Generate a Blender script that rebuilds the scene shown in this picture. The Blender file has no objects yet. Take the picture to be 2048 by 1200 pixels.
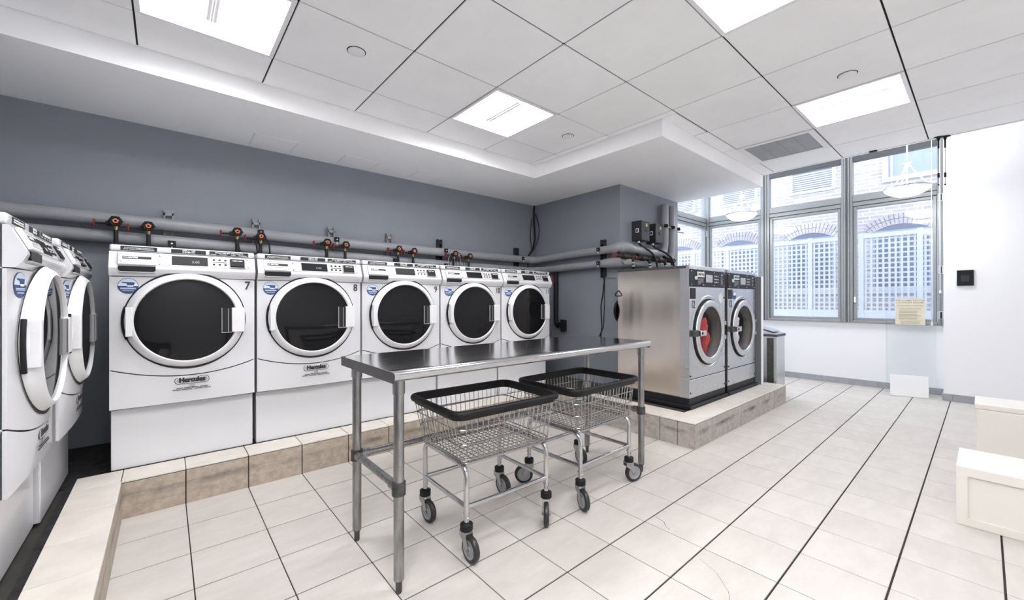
import bpy, bmesh, math, random
from mathutils import Matrix, Vector, Euler

random.seed(7)
sc = bpy.context.scene
COL = sc.collection
PI = math.pi

# ------------------------------------------------------------------ camera
CAM = Vector((-0.0886, -2.9953, 1.1656))
YAW, PITCH, ROLL, FPX = 0.70853, 0.00112, -0.00117, 808.53
cd = bpy.data.cameras.new('camera')
cam = bpy.data.objects.new('camera', cd)
COL.objects.link(cam)
cd.sensor_width = 36.0
cd.sensor_fit = 'HORIZONTAL'
cd.lens = FPX / 2048 * 36.0
cd.clip_start = 0.02
fw = Vector((math.sin(YAW) * math.cos(PITCH), math.cos(YAW) * math.cos(PITCH), math.sin(PITCH)))
rt = fw.cross(Vector((0, 0, 1))).normalized()
up = rt.cross(fw)
rt2 = rt * math.cos(ROLL) + up * math.sin(ROLL)
up2 = -rt * math.sin(ROLL) + up * math.cos(ROLL)
mw = Matrix((rt2, up2, -fw)).transposed().to_4x4()
mw.translation = CAM
cam.matrix_world = mw
sc.camera = cam

def project(p):
    d = Vector(p) - CAM
    z = d.dot(fw)
    if z < 0.05:
        return None
    return 1024 + FPX * d.dot(rt2) / z, 600 - FPX * d.dot(up2) / z

# ------------------------------------------------------------------ world, exposure
SKY = 2.3          # overcast daylight in the alley outside the windows
LAMP = 15.0        # ceiling troffers
PENDANT = 17.0      # pendant bowls
w = bpy.data.worlds.new('overcast_sky')
sc.world = w
w.use_nodes = True
bg = w.node_tree.nodes['Background']
bg.inputs[0].default_value = (0.76, 0.86, 1.0, 1)
bg.inputs[1].default_value = SKY
sc.view_settings.view_transform = 'Standard'
sc.view_settings.look = 'None'
sc.view_settings.gamma = 1
sc.view_settings.use_curve_mapping = False
sc.view_settings.exposure = 0.95
sc.cycles.max_bounces = 14
sc.cycles.diffuse_bounces = 10
sc.cycles.transparent_max_bounces = 16

# ------------------------------------------------------------------ materials
def nm(name):
    m = bpy.data.materials.new(name)
    m.use_nodes = True
    nt = m.node_tree
    b = nt.nodes['Principled BSDF']
    return m, nt, b

def mat(name, col, rough=0.5, metal=0.0, noise=0.0, nscale=8.0, stretch=None, bump=0.0, bscale=60.0, rvar=0.0,
        coat=0.0, col2=None, rand=0.0, spec=None, bdet=3):
    m, nt, b = nm(name)
    L = nt.links.new
    b.inputs['Base Color'].default_value = (*col, 1)
    b.inputs['Roughness'].default_value = rough
    b.inputs['Metallic'].default_value = metal
    if spec is not None:
        b.inputs['Specular IOR Level'].default_value = spec
    if coat:
        b.inputs['Coat Weight'].default_value = coat
        b.inputs['Coat Roughness'].default_value = 0.05
    if noise or rvar or bump or rand:
        tc = nt.nodes.new('ShaderNodeTexCoord')
        mp = nt.nodes.new('ShaderNodeMapping')
        L(tc.outputs['Object'], mp.inputs[0])
        if stretch:
            mp.inputs['Scale'].default_value = stretch
        oi = nt.nodes.new('ShaderNodeObjectInfo')
        sh = nt.nodes.new('ShaderNodeVectorMath')
        sh.operation = 'SCALE'
        sh.inputs[0].default_value = (37.0, 19.0, 53.0)
        L(oi.outputs['Random'], sh.inputs['Scale'])
        ad = nt.nodes.new('ShaderNodeVectorMath')
        L(mp.outputs[0], ad.inputs[0])
        L(sh.outputs[0], ad.inputs[1])
        n = nt.nodes.new('ShaderNodeTexNoise')
        n.inputs['Scale'].default_value = nscale
        n.inputs['Detail'].default_value = 6
        n.inputs['Roughness'].default_value = 0.6
        L(ad.outputs[0], n.inputs['Vector'])
        if noise or rand:
            c2 = col2 if col2 else tuple(max(0, c * (1 - noise)) for c in col)
            rp = nt.nodes.new('ShaderNodeValToRGB')
            rp.color_ramp.elements[0].position = 0.32
            rp.color_ramp.elements[1].position = 0.68
            rp.color_ramp.elements[0].color = (*c2, 1)
            rp.color_ramp.elements[1].color = (*col, 1)
            L(n.outputs['Fac'], rp.inputs[0])
            src = rp.outputs[0]
            if rand:
                hs = nt.nodes.new('ShaderNodeHueSaturation')
                mr = nt.nodes.new('ShaderNodeMapRange')
                mr.inputs['To Min'].default_value = 1 - rand
                mr.inputs['To Max'].default_value = 1 + rand
                L(oi.outputs['Random'], mr.inputs[0])
                L(mr.outputs[0], hs.inputs['Value'])
                L(src, hs.inputs['Color'])
                src = hs.outputs[0]
            L(src, b.inputs['Base Color'])
        if rvar:
            mr = nt.nodes.new('ShaderNodeMapRange')
            mr.inputs['To Min'].default_value = max(0.02, rough - rvar)
            mr.inputs['To Max'].default_value = rough + rvar
            L(n.outputs['Fac'], mr.inputs[0])
            L(mr.outputs[0], b.inputs['Roughness'])
        if bump:
            n2 = nt.nodes.new('ShaderNodeTexNoise')
            n2.inputs['Scale'].default_value = bscale
            n2.inputs['Detail'].default_value = bdet
            L(ad.outputs[0], n2.inputs['Vector'])
            bp = nt.nodes.new('ShaderNodeBump')
            bp.inputs['Strength'].default_value = bump
            bp.inputs['Distance'].default_value = 0.01
            L(n2.outputs['Fac'], bp.inputs['Height'])
            L(bp.outputs[0], b.inputs['Normal'])
    return m

def emit(name, col, s):
    m, nt, b = nm(name)
    b.inputs['Base Color'].default_value = (0.9, 0.9, 0.9, 1)
    b.inputs['Emission Color'].default_value = (*col, 1)
    b.inputs['Emission Strength'].default_value = s
    return m

def glassmat(name, tint, ior=1.45, rough=0.0, haze=0.0, graze=0.6):
    m = bpy.data.materials.new(name)
    m.use_nodes = True
    nt = m.node_tree
    nt.nodes.clear()
    L = nt.links.new
    o = nt.nodes.new('ShaderNodeOutputMaterial')
    t = nt.nodes.new('ShaderNodeBsdfTransparent')
    t.inputs[0].default_value = (*tint, 1)
    g = nt.nodes.new('ShaderNodeBsdfGlossy')
    g.inputs['Roughness'].default_value = rough
    lw = nt.nodes.new('ShaderNodeLayerWeight')
    lw.inputs[0].default_value = 0.5
    pw_ = nt.nodes.new('ShaderNodeMath')
    pw_.operation = 'POWER'
    pw_.inputs[1].default_value = 4.0
    L(lw.outputs['Facing'], pw_.inputs[0])
    f = nt.nodes.new('ShaderNodeMath')
    f.operation = 'MULTIPLY_ADD'
    f.inputs[1].default_value = graze
    f.inputs[2].default_value = ((ior - 1) / (ior + 1)) ** 2
    L(pw_.outputs[0], f.inputs[0])
    mx = nt.nodes.new('ShaderNodeMixShader')
    L(f.outputs[0], mx.inputs[0])
    L(t.outputs[0], mx.inputs[1])
    L(g.outputs[0], mx.inputs[2])
    last = mx
    if haze:
        d = nt.nodes.new('ShaderNodeBsdfDiffuse')
        d.inputs[0].default_value = (0.9, 0.92, 0.95, 1)
        m2 = nt.nodes.new('ShaderNodeMixShader')
        m2.inputs[0].default_value = haze
        L(mx.outputs[0], m2.inputs[1])
        L(d.outputs[0], m2.inputs[2])
        last = m2
    L(last.outputs[0], o.inputs[0])
    return m

WHITE = mat('white_enamel', (0.66, 0.66, 0.675), 0.28, coat=0.3, bump=0.015, bscale=120)
WHITE_PLASTIC = mat('white_plastic', (0.71, 0.71, 0.72), 0.38)
SILVER_PLATE = mat('silver_plate', (0.68, 0.67, 0.65), 0.35, 0.25)
BLACK = mat('black_plastic', (0.010, 0.010, 0.012), 0.45, spec=0.25)
SEAM = mat('dark_seam', (0.01, 0.01, 0.011), 0.8)
DARKGLASS = mat('dark_door_glass', (0.008, 0.008, 0.009), 0.05, spec=0.24)
PRINT_BLACK = mat('black_print', (0.02, 0.02, 0.022), 0.6)
PRINT_WHITE = mat('white_print', (0.85, 0.85, 0.85), 0.6)
PRINT_GREY = mat('grey_print', (0.35, 0.35, 0.36), 0.6)
NAVY = mat('navy_print', (0.03, 0.06, 0.20), 0.5)
PALEBLUE = mat('pale_blue_print', (0.62, 0.72, 0.82), 0.5)
GREENNUM = mat('number_vinyl', (0.02, 0.035, 0.03), 0.5)
WALLGREY = mat('grey_wall_paint', (0.235, 0.252, 0.285), 0.6, noise=0.06, nscale=3, bump=0.08, bscale=180)
PIPEGREY = mat('grey_pipe_paint', (0.30, 0.31, 0.325), 0.42, noise=0.10, nscale=14, bump=0.12, bscale=40)
WALLWHITE = mat('white_wall_paint', (0.82, 0.82, 0.83), 0.6, bump=0.03, bscale=150)
SOFFIT = mat('soffit_paint', (0.92, 0.92, 0.925), 0.65, noise=0.03, nscale=2, bump=0.03, bscale=150)
CEILTILE = mat('ceiling_tile_board', (0.92, 0.92, 0.925), 0.8, noise=0.05, nscale=3, bump=0.10, bscale=260, rand=0.012)
GRIDDARK = mat('ceiling_gap', (0.035, 0.035, 0.038), 0.9, spec=0.1)
TBAR = mat('white_tbar', (0.82, 0.82, 0.83), 0.5)
TILE = mat('floor_tile_glaze', (0.57, 0.535, 0.495), 0.50, noise=0.11, nscale=5, stretch=(1.0, 2.4, 1), bump=0.03, bscale=80, rvar=0.08, rand=0.025,
           col2=(0.50, 0.47, 0.43), spec=0.3)
GROUT = mat('dark_grout', (0.030, 0.025, 0.021), 0.9, noise=0.4, nscale=20)
CURBTOP = mat('curb_tile', (0.70, 0.655, 0.59), 0.42, noise=0.1, nscale=7, rand=0.03, col2=(0.60, 0.555, 0.49))
def scuffed(name, c1, c2, dark):
    m, nt, b = nm(name)
    L = nt.links.new
    tc = nt.nodes.new('ShaderNodeTexCoord')
    ge = nt.nodes.new('ShaderNodeNewGeometry')
    sp = nt.nodes.new('ShaderNodeSeparateXYZ')
    L(ge.outputs['Position'], sp.inputs[0])
    n = nt.nodes.new('ShaderNodeTexNoise')
    n.inputs['Scale'].default_value = 22
    n.inputs['Detail'].default_value = 8
    n.inputs['Roughness'].default_value = .7
    L(ge.outputs['Position'], n.inputs['Vector'])
    rp = nt.nodes.new('ShaderNodeValToRGB')
    rp.color_ramp.elements[0].position, rp.color_ramp.elements[1].position = .35, .65
    rp.color_ramp.elements[0].color, rp.color_ramp.elements[1].color = (*c2, 1), (*c1, 1)
    L(n.outputs['Fac'], rp.inputs[0])
    # cart scuffs: a dark horizontal streak that comes and goes along the run
    band = nt.nodes.new('ShaderNodeValToRGB')
    el = band.color_ramp.elements
    el[0].position, el[0].color = .085, (0, 0, 0, 1)
    el[1].position, el[1].color = .145, (0, 0, 0, 1)
    e = el.new(.118); e.color = (1, 1, 1, 1)
    e = el.new(.128); e.color = (.7, .7, .7, 1)
    L(sp.outputs[2], band.inputs[0])
    mp = nt.nodes.new('ShaderNodeMapping')
    mp.inputs['Scale'].default_value = (3.2, 3.2, 9)
    L(ge.outputs['Position'], mp.inputs[0])
    n2 = nt.nodes.new('ShaderNodeTexNoise')
    n2.inputs['Scale'].default_value = 1.0
    n2.inputs['Detail'].default_value = 5
    L(mp.outputs[0], n2.inputs['Vector'])
    mr = nt.nodes.new('ShaderNodeMapRange')
    mr.inputs['From Min'].default_value, mr.inputs['From Max'].default_value = .44, .66
    L(n2.outputs['Fac'], mr.inputs[0])
    mu = nt.nodes.new('ShaderNodeMath'); mu.operation = 'MULTIPLY'
    L(band.outputs[0], mu.inputs[0]); L(mr.outputs[0], mu.inputs[1])
    mx = nt.nodes.new('ShaderNodeMix'); mx.data_type = 'RGBA'
    L(mu.outputs[0], mx.inputs[0])
    L(rp.outputs[0], mx.inputs[6])
    mx.inputs[7].default_value = (*dark, 1)
    L(mx.outputs[2], b.inputs['Base Color'])
    b.inputs['Roughness'].default_value = .5
    return m
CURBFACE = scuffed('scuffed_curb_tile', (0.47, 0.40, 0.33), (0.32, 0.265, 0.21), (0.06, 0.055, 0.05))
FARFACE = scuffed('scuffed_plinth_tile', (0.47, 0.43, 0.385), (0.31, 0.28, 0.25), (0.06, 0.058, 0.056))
DIRT = mat('dirty_concrete', (0.035, 0.033, 0.034), 0.9, noise=0.7, nscale=12, bump=0.4, bscale=30)
CONCRETE = mat('dark_slab', (0.05, 0.045, 0.04), 0.9, noise=0.3, nscale=8)
BASETILE = mat('baseboard_tile', (0.37, 0.38, 0.40), 0.5, noise=0.15, nscale=12, rand=0.05)
STEEL_TOP = mat('brushed_table_steel', (0.60, 0.60, 0.60), 0.14, 1.0, rvar=0.05, nscale=6, stretch=(1, 14, 1))
STEEL = mat('stainless_panel', (0.69, 0.635, 0.585), 0.20, 1.0, rvar=0.05, nscale=3, stretch=(3, 5, 0.08), bump=0.9, bscale=1.5, bdet=0)
STEEL_FRONT = mat('stainless_front', (0.62, 0.63, 0.65), 0.30, 1.0, rvar=0.10, nscale=7, bump=0.02, bscale=30)
CHROME = mat('chrome', (0.55, 0.55, 0.56), 0.10, 1.0, rvar=0.05, nscale=30)
STEEL_DARKREFL = mat('dark_reflection_steel', (0.20, 0.18, 0.165), 0.30, 1.0, rvar=0.1, nscale=8)  # door side steel, with the dark it reflects put into its colour
FLANGE = mat('dark_reflection_flange', (0.085, 0.085, 0.09), 0.45, 0.4, noise=0.2, nscale=12)  # same steel as the table, its dark reflection painted in
GALV = mat('galvanised_leg', (0.40, 0.40, 0.40), 0.33, 1.0, noise=0.45, nscale=9, stretch=(6, 6, 1), rvar=0.12)
CASTIRON = mat('dark_cast_collar', (0.11, 0.108, 0.105), 0.45, 0.7, noise=0.4, nscale=30)
WIRE = mat('chromed_wire', (0.40, 0.39, 0.38), 0.25, 1.0)
RUBBER = mat('black_rubber', (0.013, 0.013, 0.014), 0.5, spec=0.25, noise=0.4, nscale=25)
TIRE = mat('caster_tire', (0.022, 0.022, 0.023), 0.35)
HUB = mat('caster_hub', (0.30, 0.305, 0.32), 0.4)
ZINC = mat('zinc_fork', (0.48, 0.48, 0.47), 0.35, 0.9, noise=0.3, nscale=20)
YELLOW = mat('yellow_tape', (0.75, 0.55, 0.05), 0.5)
RUST = mat('rusty_brass', (0.05, 0.033, 0.022), 0.6, 0.3, noise=0.6, nscale=40, col2=(0.018, 0.014, 0.012), spec=0.3)
BRASS = mat('brass', (0.42, 0.30, 0.14), 0.35, 0.9)
RED = mat('red_handwheel', (0.26, 0.03, 0.022), 0.45, noise=0.3, nscale=30)
ORANGE = mat('orange_hub', (0.75, 0.20, 0.06), 0.45)
HOSE = mat('black_hose', (0.012, 0.012, 0.013), 0.45, spec=0.3)
CLAMP = mat('silver_clamp', (0.62, 0.62, 0.63), 0.3, 0.8)
WINFRAME = mat('aluminium_frame', (0.33, 0.345, 0.345), 0.38, 0.35, noise=0.06, nscale=10)
WINDARK = mat('dark_frame_groove', (0.09, 0.095, 0.10), 0.5)
GLASS = glassmat('window_glass', (0.97, 0.985, 1.0), 1.5, haze=0.075)
ACRYL = glassmat('clear_acrylic', (0.975, 0.985, 0.99), 1.25, haze=0.012)
DOORGLASS = glassmat('porthole_glass', (0.92, 0.92, 0.93), 1.25, graze=0.2)
TROFFER = emit('troffer_diffuser', (0.975, 0.975, 1.0), LAMP)
BOWL = emit('pendant_bowl_glass', (0.98, 0.98, 1.0), PENDANT)
GREYBOX = mat('dark_grey_box', (0.032, 0.035, 0.041), 0.5, 0.0, spec=0.3)
LED = mat('yellow_green_label', (0.50, 0.62, 0.05), 0.5)
CREAM = mat('cream_paint', (0.74, 0.71, 0.65), 0.45)
SIGNPAPER = mat('yellowed_paper', (0.70, 0.645, 0.50), 0.7, noise=0.06, nscale=6)
SIGNINK = mat('faded_ink', (0.28, 0.25, 0.20), 0.7)
VENTGREY = mat('vent_mesh', (0.42, 0.42, 0.43), 0.6, 0.2, noise=0.15, nscale=5, bump=0.6, bscale=400)
REDCLOTH = mat('red_cloth', (0.50, 0.035, 0.03), 0.85, noise=0.35, nscale=18)
WHITECLOTH = mat('white_cloth', (0.72, 0.72, 0.74), 0.85)
DRUM = mat('drum_steel', (0.045, 0.040, 0.038), 0.4, 0.5)
GASKET = mat('brown_gasket', (0.055, 0.042, 0.036), 0.5)
PANELBLACK = mat('black_control_panel', (0.012, 0.013, 0.016), 0.45, spec=0.22)
LCD = mat('grey_lcd', (0.36, 0.38, 0.39), 0.3)
PARTGREY = mat('grey_partition_paint', (0.155, 0.16, 0.17), 0.5)
LATTICE = mat('white_lattice', (0.52, 0.53, 0.57), 0.6)
PANEDARK = mat('dark_arched_pane', (0.06, 0.085, 0.16), 0.35)
LOUVRE = mat('blue_grey_louvre', (0.22, 0.27, 0.40), 0.6)
ALLEY = mat('alley_paving', (0.62, 0.62, 0.63), 0.8, noise=0.1, nscale=3)
VOUSS = mat('arch_brick', (0.49, 0.44, 0.45), 0.8, noise=0.3, nscale=10, rand=0.15)
PLYWHITE = mat('white_board_face', (0.86, 0.86, 0.86), 0.5)

def brickmat():
    m, nt, b = nm('pale_brick')
    L = nt.links.new
    tc = nt.nodes.new('ShaderNodeTexCoord')
    sp = nt.nodes.new('ShaderNodeSeparateXYZ')
    cb = nt.nodes.new('ShaderNodeCombineXYZ')
    L(tc.outputs['Object'], sp.inputs[0])
    L(sp.outputs[1], cb.inputs[0])
    L(sp.outputs[2], cb.inputs[1])
    br = nt.nodes.new('ShaderNodeTexBrick')
    br.inputs['Color1'].default_value = (0.42, 0.36, 0.37, 1)
    br.inputs['Color2'].default_value = (0.33, 0.29, 0.31, 1)
    br.inputs['Mortar'].default_value = (0.52, 0.52, 0.55, 1)
    br.inputs['Scale'].default_value = 1.0
    br.inputs['Brick Width'].default_value = 0.20
    br.inputs['Row Height'].default_value = 0.066
    br.inputs['Mortar Size'].default_value = 0.010
    L(cb.outputs[0], br.inputs['Vector'])
    L(br.outputs['Color'], b.inputs['Base Color'])
    bp = nt.nodes.new('ShaderNodeBump')
    bp.inputs['Strength'].default_value = 0.4
    bp.inputs['Distance'].default_value = 0.01
    bp.invert = True
    L(br.outputs['Fac'], bp.inputs['Height'])
    L(bp.outputs[0], b.inputs['Normal'])
    b.inputs['Roughness'].default_value = 0.85
    return m
BRICK = brickmat()

# ------------------------------------------------------------------ mesh helpers
class MB:
    def __init__(s):
        s.v, s.f, s.sm = [], [], []
    def add(s, vs, fs, smooth=False, M=None):
        o = len(s.v)
        for p in vs:
            p = Vector(p)
            s.v.append(tuple(M @ p) if M is not None else tuple(p))
        for f in fs:
            s.f.append(tuple(i + o for i in f))
            s.sm.append(smooth)
        return s
    def box(s, x0, x1, y0, y1, z0, z1, M=None):
        v = [(x, y, z) for x in (x0, x1) for y in (y0, y1) for z in (z0, z1)]
        f = [(0, 1, 3, 2), (4, 6, 7, 5), (0, 4, 5, 1), (2, 3, 7, 6), (0, 2, 6, 4), (1, 5, 7, 3)]
        return s.add(v, f, False, M)
    def rbox(s, x0, x1, y0, y1, z0, z1, r=0.005, seg=2, M=None):
        bm = bmesh.new()
        bmesh.ops.create_cube(bm, size=1)
        for v in bm.verts:
            v.co = Vector(((x0 + x1) / 2 + v.co.x * (x1 - x0), (y0 + y1) / 2 + v.co.y * (y1 - y0), (z0 + z1) / 2 + v.co.z * (z1 - z0)))
        bmesh.ops.bevel(bm, geom=bm.edges[:], offset=r, segments=seg, affect='EDGES', profile=0.5)
        bm.verts.index_update()
        bm.normal_update()
        vs = [v.co.copy() for v in bm.verts]
        o = len(s.v)
        for p in vs:
            s.v.append(tuple(M @ p) if M is not None else tuple(p))
        for f in bm.faces:
            s.f.append(tuple(v.index + o for v in f.verts))
            n_ = f.normal
            s.sm.append(seg > 1 and max(abs(n_.x), abs(n_.y), abs(n_.z)) < .999)
        bm.free()
        return s
    def tube(s, pts, r, n=8, closed=False, caps=True, smooth=True, M=None, radii=None):
        P = [Vector(p) for p in pts]
        N = len(P)
        T = []
        for i in range(N):
            if closed:
                d = P[(i + 1) % N] - P[i - 1]
            else:
                d = P[min(i + 1, N - 1)] - P[max(i - 1, 0)]
            T.append(d.normalized())
        ref = Vector((0, 0, 1)) if abs(T[0].z) < 0.9 else Vector((1, 0, 0))
        u = T[0].cross(ref).normalized()
        vs, fs = [], []
        for i in range(N):
            u = (u - T[i] * u.dot(T[i])).normalized()
            b = T[i].cross(u)
            rr = radii[i] if radii else r
            for k in range(n):
                a = 2 * PI * k / n
                vs.append(P[i] + (u * math.cos(a) + b * math.sin(a)) * rr)
        for i in range(N if closed else N - 1):
            j = (i + 1) % N
            for k in range(n):
                k2 = (k + 1) % n
                fs.append((i * n + k, i * n + k2, j * n + k2, j * n + k))
        s.add(vs, fs, smooth, M)
        if caps and not closed:
            s.add(vs[:n], [tuple(range(n))[::-1]], False, M)
            s.add(vs[-n:], [tuple(range(n))], False, M)
        return s
    def cyl(s, p0, p1, r, n=16, r1=None, caps=True, M=None):
        return s.tube([p0, p1], r, n, caps=caps, M=M, radii=[r, r if r1 is None else r1])
    def lathe(s, prof, n=32, M=None, axis='z', smooth=True, c=(0, 0, 0)):
        vs, fs = [], []
        c = Vector(c)
        m = len(prof)
        for k in range(n):
            a = 2 * PI * k / n
            for r, h in prof:
                ca, sa = math.cos(a) * r, math.sin(a) * r
                p = (ca, sa, h) if axis == 'z' else ((ca, h, sa) if axis == 'y' else (h, ca, sa))
                vs.append(Vector(p) + c)
        for k in range(n):
            k2 = (k + 1) % n
            for i in range(m - 1):
                fs.append((k * m + i, k2 * m + i, k2 * m + i + 1, k * m + i + 1))
        return s.add(vs, fs, smooth, M)
    def torus(s, c, R, r, axis='z', n=24, m=8, M=None):
        prof = [(R + r * math.cos(2 * PI * k / m), r * math.sin(2 * PI * k / m)) for k in range(m + 1)]
        return s.lathe(prof, n, M, axis, True, c)
    def prism(s, poly, a0, a1, axis='x', M=None, smooth=False):
        """poly 2D; axis x: (y,z); axis y: (x,z); axis z: (x,y)"""
        n = len(poly)
        def P(q, a):
            return (a, q[0], q[1]) if axis == 'x' else ((q[0], a, q[1]) if axis == 'y' else (q[0], q[1], a))
        vs = [P(q, a0) for q in poly] + [P(q, a1) for q in poly]
        fs = [(i, (i + 1) % n, (i + 1) % n + n, i + n) for i in range(n)]
        s.add(vs, fs, smooth, M)
        s.add(vs[:n], [tuple(range(n))[::-1]], False, M)
        s.add(vs[n:], [tuple(range(n))], False, M)
        return s
    def sweep(s, path, sec, M=None):
        """closed horizontal path (x,y,z) with section [(out,z)]"""
        N, m = len(path), len(sec)
        vs, fs = [], []
        for i in range(N):
            a, b = Vector(path[i - 1]), Vector(path[(i + 1) % N])
            t = (b - a).normalized()
            out = Vector((t.y, -t.x, 0))
            for o, z in sec:
                vs.append(Vector(path[i]) + out * o + Vector((0, 0, z)))
        for i in range(N):
            j = (i + 1) % N
            for k in range(m):
                k2 = (k + 1) % m
                fs.append((i * m + k, j * m + k, j * m + k2, i * m + k2))
        return s.add(vs, fs, True, M)
    def grid(s, fn, nu, nv, smooth=True, flip=False, M=None):
        vs = [fn(i / nu, j / nv) for i in range(nu + 1) for j in range(nv + 1)]
        fs = []
        for i in range(nu):
            for j in range(nv):
                q = (i * (nv + 1) + j, (i + 1) * (nv + 1) + j, (i + 1) * (nv + 1) + j + 1, i * (nv + 1) + j + 1)
                fs.append(q[::-1] if flip else q)
        return s.add(vs, fs, smooth, M)
    def mesh(s, name, fix=True):
        me = bpy.data.meshes.new(name)
        me.from_pydata(s.v, [], s.f)
        me.polygons.foreach_set('use_smooth', s.sm)
        if fix:
            bm = bmesh.new()
            bm.from_mesh(me)
            bmesh.ops.remove_doubles(bm, verts=bm.verts, dist=1e-6)
            bmesh.ops.recalc_face_normals(bm, faces=bm.faces)
            for e in bm.edges:
                if len(e.link_faces) == 2 and e.calc_face_angle(0) > 0.7:
                    e.smooth = False
            bm.to_mesh(me)
            bm.free()
        me.update()
        return me

def part(name, mb, m, parent=None, loc=None, rot=None, label=None, kind=None, fix=True):
    me = mb.mesh(name, fix) if isinstance(mb, MB) else mb
    if m is not None and not me.materials:
        me.materials.append(m)
    o = bpy.data.objects.new(name, me)
    COL.objects.link(o)
    if parent is not None:
        o.parent = parent
    if loc is not None:
        o.location = loc
    if rot is not None:
        o.rotation_euler = rot
    if label:
        o['label'] = label
    if kind:
        o['kind'] = kind
    return o

def thing(name, label, cat, loc=(0, 0, 0), rz=0.0, group=None, rot=None):
    o = bpy.data.objects.new(name, None)
    o.empty_display_size = 0.05
    COL.objects.link(o)
    o.location = loc
    o.rotation_euler = rot if rot else (0, 0, rz)
    o['label'] = label
    o['category'] = cat
    if group:
        o['group'] = group
    return o

def struct(name, mb=None, m=None, parent=None):
    if mb is None:
        o = bpy.data.objects.new(name, None)
        COL.objects.link(o)
    else:
        o = part(name, mb, m, parent)
    if parent is None:
        o['kind'] = 'structure'
    return o

def tag(o, label, cat, group=None):
    o['label'] = label
    o['category'] = cat
    if group:
        o['group'] = group
    return o

KIDS = {}
def children(o):
    return [c for c in COL.objects if c.parent == o]

def copy_tree(o, parent=None):
    c = o.copy()
    COL.objects.link(c)
    if parent is not None:
        c.parent = parent
        c.matrix_parent_inverse = o.matrix_parent_inverse.copy()
    for ch in children(o):
        copy_tree(ch, c)
    return c

def text(name, body, m, parent, size, loc, rot=(PI / 2, 0, 0), xs=1.0, weight=0.0, align='CENTER', label=None):
    c = bpy.data.curves.new(name, 'FONT')
    c.body = body
    c.size = size
    c.align_x = align
    c.align_y = 'CENTER'
    c.extrude = 0.0003
    c.offset = weight
    c.resolution_u = 3
    c.materials.append(m)
    tmp = bpy.data.objects.new(name, c)
    me = bpy.data.meshes.new_from_object(tmp)
    bpy.data.objects.remove(tmp)
    bpy.data.curves.remove(c)
    o = bpy.data.objects.new(name, me)
    COL.objects.link(o)
    o.parent = parent
    o.location = loc
    o.rotation_euler = rot
    o.scale = (xs, 1, 1)
    if label:
        o['label'] = label
    return o

def rrect(hx, hy, r, z, n=6):
    pts = []
    for cx, cy, a0 in ((hx - r, hy - r, 0), (-hx + r, hy - r, PI / 2), (-hx + r, -hy + r, PI), (hx - r, -hy + r, 1.5 * PI)):
        for k in range(n + 1):
            a = a0 + PI / 2 * k / n
            pts.append((cx + r * math.cos(a), cy + r * math.sin(a), z))
    return pts

def bez(p0, p1, p2, p3, n=10):
    P = [Vector(p) for p in (p0, p1, p2, p3)]
    out = []
    for i in range(n + 1):
        t = i / n
        out.append(P[0] * (1 - t) ** 3 + P[1] * 3 * t * (1 - t) ** 2 + P[2] * 3 * t * t * (1 - t) + P[3] * t ** 3)
    return out

def rect_frame(hx, hy, wd, z0, z1):
    m = MB()
    m.box(-hx, hx, -hy, -hy + wd, z0, z1).box(-hx, hx, hy - wd, hy, z0, z1)
    m.box(-hx, -hx + wd, -hy + wd, hy - wd, z0, z1).box(hx - wd, hx, -hy + wd, hy - wd, z0, z1)
    return m

# ================================================================== ROOM SHELL
T = 0.305
H = 2.612
YB = 1.06            # rear grey wall
XP = 3.80            # pillar left face
YP = -0.33           # pillar front face
XE = 5.14            # where the low ceiling stops
XW = 7.11            # window wall
XL, YR = -1.36, -4.3 # left wall, wall behind the camera

# ---- floor
floor = struct('floor', MB().box(XL - .1, XW + .1, YR - .1, YB + .1, -.12, -.0045), GROUT)
tile_mesh = MB().rbox(.0021, T - .0021, .0036, T - .0036, -.012, 0, .0012, 1).mesh('tile')
tile_mesh.materials.append(TILE)
rest = MB()
nt_ = 0
for i in range(-5, 24):
    for j in range(-15, 1):
        x0, y0 = i * T, j * T
        x1, y1 = x0 + T, y0 + T
        if x1 < XL or x0 > XW or y1 < YR:
            continue
        if j >= 0 and x0 < XE:
            continue
        if x1 < -.27 or (x0 > 3.1 and x1 < 5.2 and y0 > -1.5):
            continue
        seen = False
        for a in (0, .5, 1):
            for b in (0, .5, 1):
                p = project((x0 + a * T, y0 + b * T, 0))
                if p and -5 < p[0] < 2053 and p[1] < 1206:
                    seen = True
        if x1 > XW - .001 or i == 23:
            if x0 < XW - .03:
                rest.box(x0 + .0016, XW, y0 + .0032, y1 - .0032, -.012, 0)
            continue
        if seen and nt_ < 299:
            part('tile', tile_mesh, TILE, floor, (x0, y0, 0))
            nt_ += 1
        else:
            rest.box(x0 + .0016, x1 - .0016, y0 + .0032, y1 - .0032, -.012, 0)
part('tile_field', rest, TILE, floor, kind='stuff')
# cracks in two tiles
crack = MB()
def crackline(pts, wd):
    for a, b in zip(pts, pts[1:]):
        a, b = Vector(a), Vector(b)
        d = (b - a).normalized()
        q = Vector((-d.y, d.x, 0)) * wd
        crack.add([a - q, b - q, b + q, a + q], [(0, 1, 2, 3)])
crackline([(1.915, -1.845, .0006), (1.90, -1.90, .0006), (1.87, -1.925, .0006), (1.855, -1.955, .0006)], .0012)
crackline([(1.74, -2.16, .0006), (1.70, -2.25, .0006), (1.62, -2.33, .0006), (1.50, -2.39, .0006)], .0006)
part('tile_crack', crack, GROUT, floor)

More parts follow.
